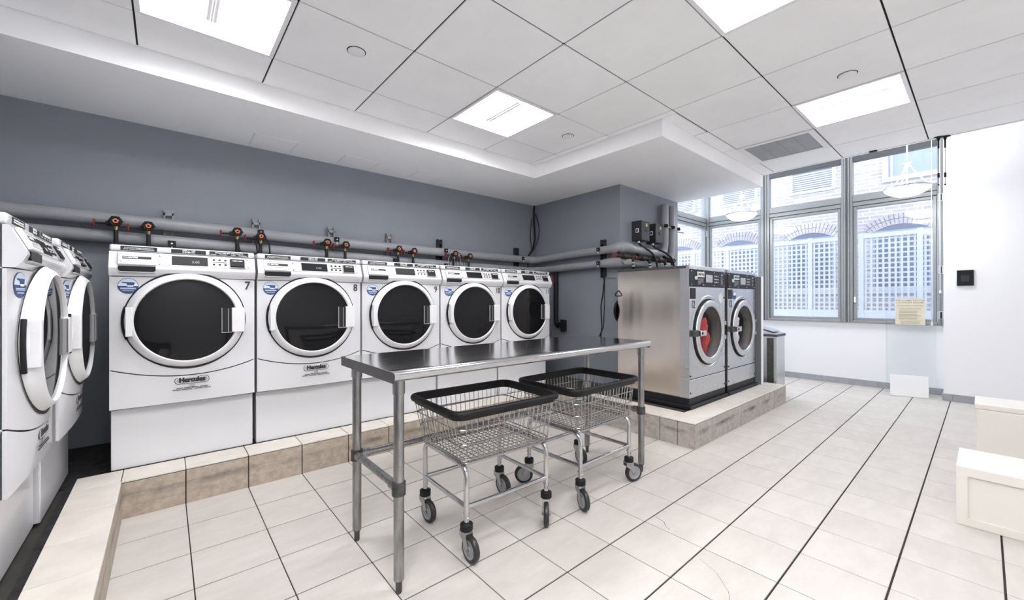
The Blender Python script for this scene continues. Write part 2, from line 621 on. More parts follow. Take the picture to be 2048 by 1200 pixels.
# ---- curb under the washers (trim_1) and plinth under the big washers (trim_2)
trim1 = struct('trim_1')
part('slab', MB().box(-.27, 3.80, .004, YB, 0, .193).box(XL, -.455, YR, YB, 0, .15).box(-.455, -.277, YR, .2, 0, .193).box(-.455, -.27, .2, YB, 0, .15), CONCRETE, trim1)
part('trough', MB().box(-1.3, -.27, .21, YB, .15, .156).box(-.495, -.456, YR, .2, .10, .16), DIRT, trim1)
def faceset(n, w, name='tile', mt=CURBFACE):
    return None
me_top = MB().rbox(.0018, T - .0018, -.006, .198, .193, .203, .003, 2).mesh('curb_tile')
me_top.materials.append(CURBTOP)
me_face = []
for k in range(3):
    me = MB().rbox(.0028, T - .0028, -.006, .004, k * .0633 + .0003, k * .0633 + .0631, .001, 1).mesh('curb_face_tile')
    me.materials.append(CURBFACE)
    me_face.append(me)
for i in range(0, 10):
    x = i * T
    part('tile', me_top, None, trim1, (x, 0, 0))
    for me in me_face:
        part('tile', me, None, trim1, (x, 0, 0))
# piece reaching the inner corner, then the left run along Y
part('tile', MB().rbox(-.268, -.001, -.006, .198, .193, .203, .003, 2), CURBTOP, trim1)
for k in range(3):
    part('tile', MB().rbox(-.268, -.0028, -.006, .004, k * .0633 + .0003, k * .0633 + .0631, .001, 1), CURBFACE, trim1)
part('tile', MB().rbox(-.452, -.271, -.001, .198, .193, .203, .003, 2), CURBTOP, trim1)
for j in range(0, 10):
    y = -j * T
    part('tile', MB().rbox(-.452, -.266, y - T + .0018, y - .0018, .193, .203, .003, 2), CURBTOP, trim1)
    for k in range(3):
        part('tile', MB().rbox(-.277, -.266, y - T + .0028, y - .0028, k * .0633 + .0003, k * .0633 + .0631, .001, 1), CURBFACE, trim1)

trim2 = struct('trim_2')
PX0, PX1, PY0 = 3.04, 5.26, -1.53
part('slab', MB().box(PX0 + .008, PX1 - .008, PY0 + .008, YP, 0, .193).box(PX0 + .008, XP, YP, .0, 0, .193), CONCRETE, trim2)
joints = [PX0, 3.35, 3.655, 3.96, 4.255, 4.56, 4.865, PX1]
for a, b in zip(joints, joints[1:]):
    part('tile', MB().rbox(a + .001, b - .001, PY0 - .002, PY0 + .21, .193, .203, .003, 2), CURBTOP, trim2)
    for k in range(3):
        part('tile', MB().rbox(a + .0028, b - .0028, PY0 - .002, PY0 + .008, k * .0633 + .0003, k * .0633 + .0631, .001, 1), FARFACE, trim2)
yj = [PY0 + .0, -1.39, -1.236, -.93, -.625, -.32, 0.0]
for a, b in zip(yj, yj[1:]):
    part('tile', MB().rbox(PX0 - .002, PX0 + .25, max(a, PY0 + .212) + .001, b - .001, .193, .203, .003, 2), CURBTOP, trim2) if b > PY0 + .22 else None
    for k in range(3):
        part('tile', MB().rbox(PX0 - .002, PX0 + .008, a + .0028, b - .0028, k * .0633 + .0003, k * .0633 + .0631, .001, 1), FARFACE, trim2)
for a, b in zip([PY0, -1.2, -.9, -.6], [-1.2, -.9, -.6, YP]):
    for k in range(3):
        part('tile', MB().rbox(PX1 - .008, PX1 + .002, a + .0028, b - .0028, k * .0633 + .0003, k * .0633 + .0631, .001, 1), FARFACE, trim2)

# ---- walls
struct('wall_back', MB().box(XL - .1, XP, YB, YB + .12, 0, 2.9), WALLGREY)
struct('wall_left', MB().box(XL - .12, XL, YR - .1, YB, 0, 2.9), WALLGREY)
struct('wall_pillar', MB().box(XP, XE - .02, YP, YB, 0, 2.9), WALLGREY)
struct('wall_rear', MB().box(XL - .1, 6.78, YR - .12, YR, 0, 3.4), WALLWHITE)
struct('wall_right', MB().box(6.78, XW + .14, YR - .12, -2.69, 0, 3.4), WALLWHITE)
struct('wall_window', MB().box(XW, XW + .16, -2.69, .28, 0, .845), WALLWHITE)
struct('wall_side', MB().box(XE - .02, XW + .16, .18, .34, 0, .845), WALLWHITE)
struct('wall_above_side', MB().box(XE - .02, XW + .16, .18, .34, 3.14, 3.4), WALLWHITE)
struct('wall_above_windows', MB().box(XW, XW + .16, -2.69, .18, 3.14, 3.4), WALLWHITE)
struct('trim_3', MB().rbox(XW - .035, XW + .05, -2.69, .2, .835, .857, .006, 2).box(XW - .012, XW, -2.69, .2, .80, .835), WALLWHITE)
bb = struct('baseboard_window')
for y0 in [-2.69 + k * T for k in range(0, 10)]:
    y1 = min(y0 + T, .18)
    if y1 - y0 > .02:
        part('tile', MB().rbox(XW - .014, XW, y0 + .001, y1 - .001, .0, .082, .002, 1), BASETILE, bb)
bb = struct('baseboard_right')
part('tile', MB().rbox(6.766, 6.78, -2.76, -2.691, 0, .082, .002, 1), BASETILE, bb)
for k in range(5):
    part('tile', MB().rbox(6.766, 6.78, -2.761 - (k + 1) * T, -2.762 - k * T, 0, .082, .002, 1), BASETILE, bb)
part('tile', MB().rbox(6.766, XW, -2.692, -2.678, 0, .082, .002, 1), BASETILE, bb)

# ---- soffit (lowered drywall)
struct('ceiling_soffit', MB().box(XL, 2.915, .13, YB, 2.475, 2.8).box(2.915, XE, -1.33, YB, 2.475, 2.8), SOFFIT)
for (a, b, c, d) in ((.44, .75, .70, 1.01), (1.14, 1.46, .73, 1.02), (1.86, 2.14, .72, 1.02)):
    hp = thing('access_panel', 'flush white access panel in the soffit, ' + {.44: 'nearest the camera', 1.14: 'middle of the three', 1.86: 'farthest of the three'}[a],
               'access panel', ((a + b) / 2, (c + d) / 2, 2.475), group='soffit access panels')
    hx, hy = (b - a) / 2, (d - c) / 2
    part('frame', rect_frame(hx, hy, .003, -.003, .002), WALLWHITE, hp)
    part('panel_joint', MB().box(-hx + .003, hx - .003, -hy + .003, hy - .003, -.0006, .001), PRINT_GREY, hp)
    part('panel', MB().box(-hx + .0055, hx - .0055, -hy + .0055, hy - .0055, -.003, .002), SOFFIT, hp)

# ---- suspended ceiling
ceil = struct('ceiling', MB().box(XL, XE, YR, .13, H + .14, H + .2), GRIDDARK)
part('fascia', MB().box(XE, XE + .02, YR, -1.33, H - .004, 3.3).box(XE, XE + .02, -1.33, YP, 2.475, 3.3), SOFFIT, ceil)
struct('ceiling_bay', MB().box(XE, XW + .16, YR, .34, 3.28, 3.4), WALLWHITE)
gx = [1.01 + .61 * k for k in range(-4, 8)] 
gy = [-.234 - .61 * k for k in range(-1, 8)]
tb = MB()
for x in gx:
    if XL < x < XE:
        tb.box(x - .006, x + .006, YR, .13 if x < 2.9 else -1.33, H + .007, H + .03)
for y in gy:
    if YR < y < .13:
        tb.box(XL, XE if y < -1.33 else 2.915, y - .006, y + .006, H + .007, H + .03)
part('grid_bars', tb, GRIDDARK, ceil)
def cell(x):
    return x
LIGHTS = {(-.21, -.234), (1.62, -.234), (1.62, -2.064), (3.45, -2.064)}
HIDDEN = {(-.21, -2.064), (-.21, -3.284), (.40, -2.674), (-.82, -2.674)}  # unseen lights added as fill for the room
VENTS = {(4.06, -1.454)}
def near(c, S):
    return any(abs(c[0] - a[0]) < .02 and abs(c[1] - a[1]) < .02 for a in S)
xs = [XL] + [x for x in gx if XL < x < XE] + [XE]
ysr = [.13] + [y for y in gy if YR < y < .13] + [YR]
for xa, xb in zip(xs, xs[1:]):
    for yt, yb in zip(ysr, ysr[1:]):
        if near((xa, yt), LIGHTS | HIDDEN | VENTS):
            continue
        x0, x1, y0, y1 = xa, xb, yb, yt
        if x0 >= 2.915 - .08 and y0 > -1.33 - .13:
            if x0 < 2.9:
                x1 = 2.915           # sliver beside the soffit
            else:
                if y1 > -1.33:
                    y1 = -1.33
                if y1 - y0 < .02:
                    continue
        if y0 > -1.33 and x0 >= 2.9:
            continue
        g = .0044
        part('ceiling_tile', MB().rbox(x0 + g, x1 - g, y0 + g, y1 - g, H, H + .014, .002, 1), CEILTILE, ceil)
# cell straddling the soffit corner row
part('ceiling_tile', MB().rbox(2.915, 3.44, -1.444, -1.332, H, H + .014, .002, 1), CEILTILE, ceil)

# ------------------------------------------------------------------ ceiling lights
def troffer(x, yt, label):
    t = thing('ceiling_light', label, 'ceiling light', (x + .305, yt - .305, H), group='recessed square ceiling lights')
    h = .301
    part('frame', rect_frame(h, h, .022, -.004, .012), TBAR, t)
    k, zt = .2, .07
    m = MB()
    a = h - .02
    o = [(-a, -a, .0), (a, -a, .0), (a, a, .0), (-a, a, .0)]
    q = [(-a + .012, -a + .09, zt), (a - .012, -a + .09, zt), (a - .012, a - .09, zt), (-a + .012, a - .09, zt)]
    m.add(o + q, [(1, 2, 6, 5), (3, 0, 4, 7), (4, 5, 6, 7)])
    part('diffuser', m, TROFFER, t, fix=False)
    m = MB()
    m.add([o[0], o[1], q[1], q[0]], [(0, 1, 2, 3)])
    part('end_reflector', m, TBAR, t, fix=False)
    m = MB()
    m.add([o[2], o[3], q[3], q[2]], [(0, 1, 2, 3)])
    part('end_reflector', m, TBAR, t, fix=False)
    part('centre_bar', MB().rbox(-.028, .028, -a + .08, a - .08, .028, .055, .008, 2), TBAR, t)
    part('lamp_strip', MB().rbox(-.006, .006, -a + .085, a - .085, .0235, .029, .002, 1), PRINT_WHITE, t)
    part('housing', MB().box(-h, h, -h, h, .095, .12), TBAR, t)
    return t
troffer(-.21, -.234, 'square recessed ceiling light above the numbered washer 7, at top left')
troffer(1.62, -.234, 'square recessed ceiling light nearest the soffit corner, mid ceiling')
troffer(1.62, -2.064, 'square recessed ceiling light cut off by the top edge, right of centre')
troffer(3.45, -2.064, 'square recessed ceiling light nearest the windows, beside a round disc')
for n_, c in enumerate(sorted(HIDDEN)):
    troffer(c[0], c[1], 'square ceiling light added out of view for fill, ' + ['first', 'second', 'third', 'fourth'][n_] + ' from the left wall')

for (x, y, lb) in ((.753, -.628, 'nearest the top left light'), (2.60, -.617, 'beside the soffit corner'), (3.232 + .3, -2.43 + .5, 'nearest the windows')):
    if lb == 'nearest the windows':
        x, y = 3.232, -2.429
    d = thing('ceiling_disc', 'white round ceiling disc, ' + lb, 'ceiling disc', (x, y, H), group='round discs in the ceiling tiles')
    part('cover', MB().lathe([(0, -.010), (.04, -.0095), (.047, -.006), (.048, 0)], 28), TBAR, d)
    part('rim', MB().lathe([(.048, -.002), (.052, -.002), (.053, .002)], 28), GRIDDARK, d)

v = thing('ceiling_vent', 'grey mesh return air vent in white frame near the windows', 'vent', (4.365, -1.759, H))
part('frame', rect_frame(.301, .301, .045, -.006, .012), TBAR, v)
part('mesh_screen', MB().box(-.262, .262, -.262, .262, .0, .006), VENTGREY, v)
for k in (-.13, 0, .13):
    part('rib', MB().box(-.262, .262, k - .006, k + .006, -.0025, .0), PRINT_GREY, v)

# ================================================================== WINDOWS
def window(name, P, w0, w1, z0, z1, zt0, zt1, hinge=None, latch=False):
    """P(u, d, z): u along the wall, d depth towards the room"""
    win = struct(name)
    def bar(nm_, u0, u1, za, zb, d0, d1, m):
        a, b = P(u0, d0), P(u1, d1)
        x0, x1 = sorted((a[0], b[0]))
        y0, y1 = sorted((a[1], b[1]))
        return part(nm_, MB().rbox(x0, x1, y0, y1, za, zb, .004, 1), m, win)
    f = .062
    for u0, u1 in ((w0, w0 + f), (w1 - f, w1)):
        bar('jamb', u0, u1, z0, z1, -.05, .05, WINFRAME)
    for u in (w0 + .020, w1 - .020):
        bar('jamb_ridge', u - .009, u + .009, z0, z1, .05, .068, WINFRAME)
        bar('jamb_groove', u - .017, u + .017, z0, z1, .046, .0515, WINDARK)
    bar('head', w0 + f, w1 - f, z1 - .075, z1, -.05, .05, WINDARK)
    bar('sill', w0 + f, w1 - f, z0, z0 + .03, -.05, .06, WINFRAME)
    bar('transom', w0 + f, w1 - f, zt0, zt1, -.05, .045, WINFRAME)
    bar('transom_lip', w0 + f, w1 - f, zt0 + .05, zt0 + .062, .045, .055, WINDARK)
    s = .034
    a, b = w0 + f + .006, w1 - f - .006
    za, zb = z0 + .034, zt0 - .006
    for u0, u1, c, d in ((a, a + s, za, zb), (b - s, b, za, zb), (a + s, b - s, za, za + s), (a + s, b - s, zb - s, zb)):
        bar('sash', u0, u1, c, d, -.03, .035, WINFRAME)
    bar('pane', a + s - .004, b - s + .004, za + s - .004, zb - s + .004, -.006, 0, GLASS)
    bar('pane', w0 + f - .004, w1 - f + .004, zt1 - .004, z1 - .071, -.006, 0, GLASS)
    if hinge:
        for z in hinge[1]:
            u = w1 - .030 if hinge[0] == 'R' else w0 + .030
            bar('hinge', u - .022, u + .022, z, z + .10, .05, .078, CLAMP)
            bar('hinge_pin', u - .007, u + .007, z + .01, z + .09, .078, .084, SEAM)
    if latch:
        bar('latch', w0 + .075, w0 + .095, 1.13, 1.21, .035, .06, PRINT_WHITE)
    return win
Pm = lambda u, d: (XW - d, u)
# u runs to -Y (to the right in the picture): use u = -y
Pw = lambda u, d: (XW + .0 - d, -u)
window('window_1', Pw, 1.765, 2.69, .857, 3.14, 2.45, 2.60, ('R', (.93, 1.48, 2.36)), True)
window('window_2', Pw, .757, 1.765, .857, 3.14, 2.45, 2.60)
window('window_3', Pw, -.18, .757, .857, 3.14, 2.45, 2.60, ('L', (2.27,)))
Ps = lambda u, d: (u, .18 - d)
window('window_4', Ps, XE - .02, XW, .845, 3.14, 2.44, 2.58)
struct('trim_4', MB().rbox(XW - .065, XW + .05, .115, .23, .845, 3.14, .005, 1).box(XW - .075, XW - .05, .10, .125, .845, 3.14), WINFRAME)

# ================================================================== OUTSIDE
alley = struct('ground', MB().box(XW + .16, 10.4, -14, 12, -.25, -.15), ALLEY)
bld = thing('brick_building', 'pale brick building with arched windows across the alley', 'building', (10, 0, -.15))
part('facade', MB().box(0, .3, -14, 12, 0, 6.0), BRICK, bld)
def arch(yc, half, z0, zs, rise):
    """arched dark window with brick voussoirs"""
    R = (half * half + rise * rise) / (2 * rise)
    cz = zs + rise - R
    a0 = math.asin(half / R)
    n = 14
    poly = [(yc - half, z0), (yc + half, z0)] + [(yc + R * math.sin(a0 - 2 * a0 * k / n), cz + R * math.cos(a0 - 2 * a0 * k / n)) for k in range(n + 1)]
    wn = part('arched_window', MB().prism(poly, -.03, .02, 'x'), PANEDARK, bld)
    m = MB()
    for k in range(17):
        a = -a0 * 1.05 + 2.1 * a0 * k / 16
        s_, c_ = math.sin(a), math.cos(a)
        for q in range(2):
            r0, r1 = R + .005 + q * .105, R + .10 + q * .105
            t = .024
            pts = [(yc + r * s_ + e * c_, cz + r * c_ - e * s_) for r, e in ((r0, -t), (r0, t), (r1, t), (r1, -t))]
            m.prism(pts, -.025, .01, 'x')
    part('voussoirs', m, VOUSS, wn, kind='stuff')
    fr = MB()
    for y in (yc - half, yc, yc + half):
        fr.box(-.045, -.02, y - .025, y + .025, z0, zs)
    fr.box(-.045, -.02, yc - half, yc + half, zs - .03, zs + .02)
    part('window_bars', fr, LOUVRE, wn)
    part('stone_sill', MB().rbox(-.10, .02, yc - half - .06, yc + half + .06, z0 - .1, z0, .01, 1), LATTICE, wn)
def louvre(yc, half, z0, z1, n=9):
    f = part('louvre_vent', MB().sweep([(0, yc - half, z0), (0, yc + half, z0), (0, yc + half, z1), (0, yc - half, z1)], [(0, 0)]), None, bld) if False else None
    m = MB()
    for a in ((yc - half, yc - half + .05, z0, z1), (yc + half - .05, yc + half, z0, z1), (yc - half + .05, yc + half - .05, z0, z0 + .04), (yc - half + .05, yc + half - .05, z1 - .04, z1)):
        m.box(-.05, .01, *a)
    f = part('louvre_vent', m, LATTICE, bld)
    part('backing', MB().box(-.006, .0, yc - half + .04, yc + half - .04, z0 + .03, z1 - .03), LOUVRE, f)
    hh = (z1 - z0 - .08) / n
    for k in range(n):
        z = z0 + .04 + hh * k
        part('slat', MB().prism([(-.045, z), (-.010, z + hh * .75), (-.007, z + hh * .60), (-.042, z - hh * .15)], yc - half + .05, yc + half - .05, 'y'), LATTICE, f)
for yc in (2.09, .70, -.68, -2.03, -3.4):
    arch(yc, .375, 1.41 + .15, 2.42 + .15, .12)
for yc in (2.08, .68, -.705):
    louvre(yc, .385, 3.37 + .15, 3.84 + .15)
pw = part('upper_window', MB().box(-.02, .02, -2.62, -1.78, 3.4 + .15, 4.5), LOUVRE, bld)
part('window_bars', MB().box(-.05, -.02, -1.86, -1.78, 3.56, 4.55).box(-.05, -.02, -2.66, -1.78, 3.48, 3.56).box(-.04, -.02, -1.92, -1.89, 3.5, 4.5), LATTICE, pw)

fen = thing('lattice_fence', 'white lattice fence panels on posts in the alley', 'fence', (9.0, 0, -.15))
posts = [2.0, 1.28, .555, -.175, -.90, -1.625, -2.34, -3.06]
for y in posts:
    part('post', MB().rbox(-.03, .03, y - .034, y + .034, 0, 2.46, .004, 1), LATTICE, fen)
sv = MB().box(-.012, -.002, -.0135, .0135, 1.14, 2.40).mesh('slat_v'); sv.materials.append(LATTICE)
sh_ = MB().box(-.002, .008, -.325, .325, -.0135, .0135).mesh('slat_h'); sh_.materials.append(LATTICE)
for ya, yb in zip(posts, posts[1:]):
    yc = (ya + yb) / 2
    part('rail', MB().box(-.03, .03, yb + .034, ya - .034, 2.37, 2.44), LATTICE, fen)
    part('kick_board', MB().box(-.02, .02, yb + .034, ya - .034, .1, 1.14), LATTICE, fen)
    for k in range(9):
        part('slat', sv, None, fen, (0, yc - .3 + .075 * k, 0))
    for k in range(15):
        part('slat', sh_, None, fen, (0, yc, 1.195 + .082 * k))

# ================================================================== WASHERS
W2 = .343
def bz(z):
    return .010 + .022 * max(0, min(1, (z - .357) / .2))
def surf(x, z):
    return -bz(z) * (1 - (x / W2) ** 2)
def ztop(x):
    return .515 + .062 * (x / W2) ** 2
TILT = math.atan2(.913, .407)     # text rotation of the slanted control face
def slope(x, t, n=0.0):
    """point on control face: t from the top edge down the slope, n outwards"""
    return (x, -.004 - .407 * t - .913 * n, 1.2435 - .913 * t + .407 * n)
SM = Matrix(((1, 0, 0, 0), (0, .407, -.913, -.004), (0, .913, .407, 1.2435), (0, 0, 0, 1)))   # x, up-slope, normal

def make_washer():
    t = thing('front_load_washer', '', 'washing machine', (0, 0, 0))
    part('pedestal', MB().rbox(-.341, .341, .055, .75, .0, .347, .006, 2), WHITE, t)
    part('seam', MB().box(-.336, .336, .05, .74, .345, .36).box(-.337, .337, .012, .04, .36, 1.11), SEAM, t)  # panel joints, plus a dark strip painting the shade under the body
    part('cabinet', MB().box(-.343, -.337, .010, .76, .357, 1.243).box(.337, .343, .010, .76, .357, 1.243).box(-.34, .34, .75, .76, .357, 1.243)
         .box(-.34, .34, .03, .75, .36, .37), WHITE, t)
    def sheet(zlo, zhi):
        m = MB()
        n = 18
        def fn(a, b):
            x = -W2 + 2 * W2 * a
            z = zlo(x) + (zhi(x) - zlo(x)) * b
            return (x, surf(x, z), z)
        m.grid(fn, n, 6)
        def lip_lo(a, b):
            x = -W2 + 2 * W2 * a
            return (x, surf(x, zlo(x)) * (1 - b) + .016 * b, zlo(x) + .002 * b)
        def lip_hi(a, b):
            x = -W2 + 2 * W2 * a
            return (x, surf(x, zhi(x)) * (1 - b) + .016 * b, zhi(x) - .002 * b)
        m.grid(lip_lo, n, 1)
        m.grid(lip_hi, n, 1)
        for sx in (-W2, W2):
            m.add([(sx, 0, zlo(sx)), (sx, 0, zhi(sx)), (sx, .02, zhi(sx)), (sx, .02, zlo(sx))], [(0, 1, 2, 3)])
        return m
    lp = part('lower_panel', sheet(lambda x: .357, lambda x: ztop(x)), WHITE, t)
    fp = part('front_panel', sheet(lambda x: ztop(x) + .006, lambda x: 1.102), WHITE, t)
    # control band
    prof = [(.02, 1.105), (-.018, 1.106), (-.034, 1.128), (-.0405, 1.142), (-.043, 1.150), (-.0415, 1.160), (-.004, 1.2435), (.02, 1.2435)]
    part('control_panel', MB().prism(prof, -.343, .343, 'x'), WHITE, t)
    lid = part('lid', MB().rbox(-.343, .343, -.002, .75, 1.247, 1.283, .010, 3), WHITE, t)
    part('card_tab', MB().rbox(.0, .085, .10, .14, 1.28, 1.291, .002, 1), WHITE_PLASTIC, lid)
    f = -.0035
    for nm_, x0, x1 in (('caution_label', -.298, -.143), ('time_label', -.080, .085), ('cycle_label', .103, .308)):
        lab = part(nm_, MB().box(x0, x1, f, -.001, 1.252, 1.276), PRINT_BLACK, lid)
        if nm_ == 'caution_label':
            text('lettering', 'For best results HE detergent is recommended. For\nall other detergents use 1/4 of recommended amounts', PRINT_WHITE, lab, .0075, ((x0 + x1) / 2, f - .0004, 1.264), xs=.78, weight=.0002)
        elif nm_ == 'time_label':
            text('lettering', 'DISPLAY TIME\nIS ESTIMATED', PRINT_WHITE, lab, .0105, ((x0 + x1) / 2, f - .0004, 1.264), xs=.95, weight=.0003)
        else:
            text('lettering', 'CYCLE TIMES MAY VARY DUE TO:', PRINT_WHITE, lab, .0118, ((x0 + x1) / 2, f - .0004, 1.2685), xs=.84, weight=.0003)
            bl = MB()
            for a, b in ((.0, .028), (.045, .085), (.105, .13), (.145, .19)):
                bl.box(x0 + .006 + a, x0 + .006 + b, f - .0004, f, 1.2565, 1.2592)
            part('small_print', bl, PRINT_WHITE, lab)
    # drawer
    dr = part('dispenser_drawer', MB().rbox(-.309, -.146, -.086, -.006, 0, .014, .006, 2, SM), WHITE_PLASTIC, t)
    part('plate', MB().rbox(-.301, -.154, -.076, -.010, .013, .0155, .001, 1, SM), SILVER_PLATE, dr)
    part('name_strip', MB().box(-.288, -.167, -.052, -.036, .0155, .0168, SM), PRINT_BLACK, dr)
    text('brand_lettering', 'MAYTAG', PRINT_WHITE, dr, .0105, slope(-.246, .044, .0172), (TILT, 0, 0), weight=.0007)
    part('brand_emblem', MB().sweep(rrect(.007, .0042, .0016, 0, 2), [(0, .0004), (0, -.0004), (-.0016, -.0004), (-.0016, .0004)],
         SM @ Matrix.Translation((-.278, -.044, .0172))), PRINT_WHITE, dr)
    pb = MB()
    for x in (-.293, -.162):
        for y in (-.018, -.068):
            pb.lathe([(0, .018), (.0035, .0175), (.004, .0155)], 8, SM @ Matrix.Translation((x, y, 0)))
    part('plate_screws', pb, CLAMP, dr, kind='stuff')
    part('small_print', MB().box(-.28, -.18, -.025, -.022, .0155, .0159, SM).box(-.27, -.20, -.064, -.061, .0155, .0159, SM), PRINT_GREY, dr)
    part('drawer_recess', MB().prism([(-.306, 1.162), (-.149, 1.162), (-.149, 1.140), (-.163, 1.128), (-.292, 1.128), (-.306, 1.140)], -.0455, -.02, 'y'), BLACK, t)
    part('drawer_pull', MB().rbox(-.303, -.152, -.047, -.028, 1.122, 1.132, .004, 2), PRINT_GREY, t)
    # display plate
    cp = part('display_plate', MB().rbox(-.139, .316, -.080, -.010, .0, .0022, .002, 1, SM), SILVER_PLATE, t)
    ds = part('display_window', MB().rbox(-.078, .094, -.073, -.013, .002, .0045, .001, 1, SM), PANELBLACK, cp)
    text('digits', '3:00', LCD, ds, .022, slope(.015, .050, .005), (TILT, 0, 0), align='LEFT')
    bt = MB()
    for x in (.124, .153, .183):
        for y in (-.026, -.058):
            bt.box(x - .006, x + .006, y - .0045, y + .0045, .002, .0065, SM)
    bt.box(.119, .190, -.045, -.041, .002, .0035, SM)
    part('buttons', bt, BLACK, cp)
    cr = part('card_reader', MB().rbox(.208, .283, -.074, -.018, .002, .016, .003, 1, SM), BLACK, cp)
    text('lettering', 'INSERT CARD', PRINT_WHITE, cr, .0085, slope(.246, .033, .0165), (TILT, 0, 0), weight=.0004)
    part('reader_rim', MB().box(.204, .208, -.076, -.016, .002, .0095, SM).box(.283, .287, -.076, -.016, .002, .0095, SM).box(.204, .287, -.079, -.074, .002, .0095, SM), PRINT_GREY, cp)
    sp = MB()
    for x in (-.131, .303):
        for y in (-.018, -.072):
            sp.lathe([(0, .0045), (.003, .004), (.0035, .002)], 8, SM @ Matrix.Translation((x, y, 0)))
    part('plate_screws', sp, BLACK, cp, kind='stuff')
    # door
    zc = .851
    door = part('door', MB().lathe([(.284, -.004), (.2855, -.024), (.282, -.032), (.262, -.0545), (.254, -.0605), (.247, -.0625), (.2425, -.058), (.240, -.040)], 56, None, 'y', True, (0, 0, zc)),
                WHITE_PLASTIC, t)
    gk = MB()
    def gfn(a, b):
        an = 2 * PI * a
        r = .280 + .0125 * b
        x, z = r * math.cos(an), zc + r * math.sin(an)
        return (x, min(surf(x, z), surf(x, min(z, 1.10))) - .0035, z)
    gk.grid(gfn, 56, 1)
    part('door_gasket', gk, SEAM, t, fix=False)
    part('door_glass', MB().lathe([(0, -.060), (.06, -.0595), (.12, -.058), (.18, -.0555), (.225, -.052), (.242, -.050)], 56, None, 'y', True, (0, 0, zc)), DARKGLASS, door)
    hd = part('door_handle', MB().rbox(.212, .282, -.069, -.02, zc - .084, zc + .072, .006, 2), WHITE_PLASTIC, door)
    part('handle_pocket', MB().rbox(.164, .213, -.066, -.036, zc - .080, zc + .068, .003, 1), SEAM, door)
    part('pocket_rim', MB().box(.160, .1635, -.067, -.04, zc - .082, zc + .07).box(.160, .212, -.067, -.04, zc - .085, zc - .081).box(.193, .196, -.0668, -.05, zc - .078, zc + .066), PRINT_GREY, door)
    part('hinge_cover', MB().rbox(-.276, -.246, -.064, -.02, zc - .085, zc + .080, .004, 2), WHITE_PLASTIC, door)
    part('hinge_slot', MB().tube([(-.2885 * math.cos(a), -.024, zc + .2885 * math.sin(a)) for a in [-.36 + .065 * k for k in range(11)]], .0075, 8), BLACK, door)
    # sticker
    sx, sz = -.266, 1.050
    def disc(r0, pred, m, nm_, par, off):
        mm = MB()
        n = 36
        pts = [(sx + r0 * math.cos(2 * PI * k / n), sz + r0 * math.sin(2 * PI * k / n)) for k in range(n)]
        pts = [(x, max(z, pred[0])) if pred else (x, z) for x, z in pts] if pred and pred[1] == 'up' else ([(x, min(z, pred[0])) for x, z in pts] if pred else pts)
        mm.add([(x, surf(x, z) - off, z) for x, z in pts], [tuple(range(n))[::-1]])
        return part(nm_, mm, m, par, fix=False)
    st = disc(.044, None, NAVY, 'round_sticker', t, .0016)
    disc(.0415, (sz, 'up'), PALEBLUE, 'sticker_top', st, .0024)
    def spoly(pts, m, nm_):
        mm = MB()
        mm.add([(sx + x, surf(sx + x, sz + z) - .0030, sz + z) for x, z in pts], [tuple(range(len(pts)))])
        part(nm_, mm, m, st, fix=False)
    spoly([(-.026, .018), (-.026, .022), (.028, .021), (.024, .002), (-.004, .002), (-.006, .014)], NAVY, 'drawer_mark')
    spoly([(-.003, -.004), (.022, -.004), (.022, .003), (-.003, .003)], PRINT_WHITE, 'soap_mark')
    for zz, hw in ((-.012, .032), (-.017, .033), (-.027, .024)):
        spoly([(-hw, zz - .0015), (hw, zz - .0015), (hw, zz + .0015), (-hw, zz + .0015)], PALEBLUE, 'small_print')
    # logo on lower panel
    lx, lz = .018, .487
    lo = MB()
    ys = surf(lx, lz) - .0015
    lo.prism([(lx + x, lz + z) for x, z, _ in rrect(.083, .0205, .0195, 0, 6)], ys, ys + .0012, 'y')
    lg = part('logo_plate', lo, PRINT_BLACK, t)
    part('logo_band', MB().prism([(lx + x, lz + z) for x, z, _ in rrect(.080, .0175, .0165, 0, 6)], ys - .0004, ys, 'y'), SILVER_PLATE, lg)
    part('logo_outline', MB().prism([(lx + x, lz + z) for x, z, _ in rrect(.0745, .0135, .0128, 0, 6)], ys - .0007, ys - .0003, 'y')
         , PRINT_GREY, lg)
    text('logo_lettering', 'Hercules', PRINT_BLACK, lg, .037, (lx, ys - .0012, lz + .001), xs=.93, weight=.0026)
    part('logo_small_mark', MB().box(lx - .013, lx + .013, ys - .0004, ys + .001, lz - .039, lz - .024), PRINT_GREY, lg)
    sp = MB()
    for a, b, z in ((-.075, -.045, -.045), (-.04, -.01, -.045), (-.005, .03, -.045), (.036, .075, -.045), (-.092, -.055, -.054), (-.05, .0, -.054), (.01, .05, -.054), (.055, .09, -.054)):
        sp.box(lx + a, lx + b, ys - .0004, ys + .002, lz + z - .0016, lz + z + .0016)
    part('address_print', sp, PRINT_BLACK, lg)
    return t

ZB = .2
proto = make_washer()
proto['label'] = 'white front-load washer numbered 7, nearest the camera in the row'
proto['group'] = 'white front-load washers'
X0 = -.326 + .343
labels = {8: 'white front-load washer numbered 8, between washers 7 and 9', 9: 'white front-load washer numbered 9, in the middle of the row',
          10: 'white front-load washer numbered 10, behind the steel table', 11: 'white front-load washer numbered 11, at the far end of the row'}
washers = {7: proto}
for n_ in (8, 9, 10, 11):
    c = copy_tree(proto)
    c['label'] = labels[n_]
    washers[n_] = c
for n_, c in washers.items():
    c.location = (X0 + (n_ - 7) * .701, .16, ZB)
left = []
for k, (y, lb) in enumerate(((.097, 'white washer edge-on at the left border, beside the dark corner gap'), (-.603, 'white washer cut off by the left border, nearer the camera'))):
    c = copy_tree(proto)
    c['label'] = lb
    c.location = (-.459 - .018 * k, y, ZB - .03)
    c.rotation_euler = (0, 0, PI / 2)
    left.append(c)
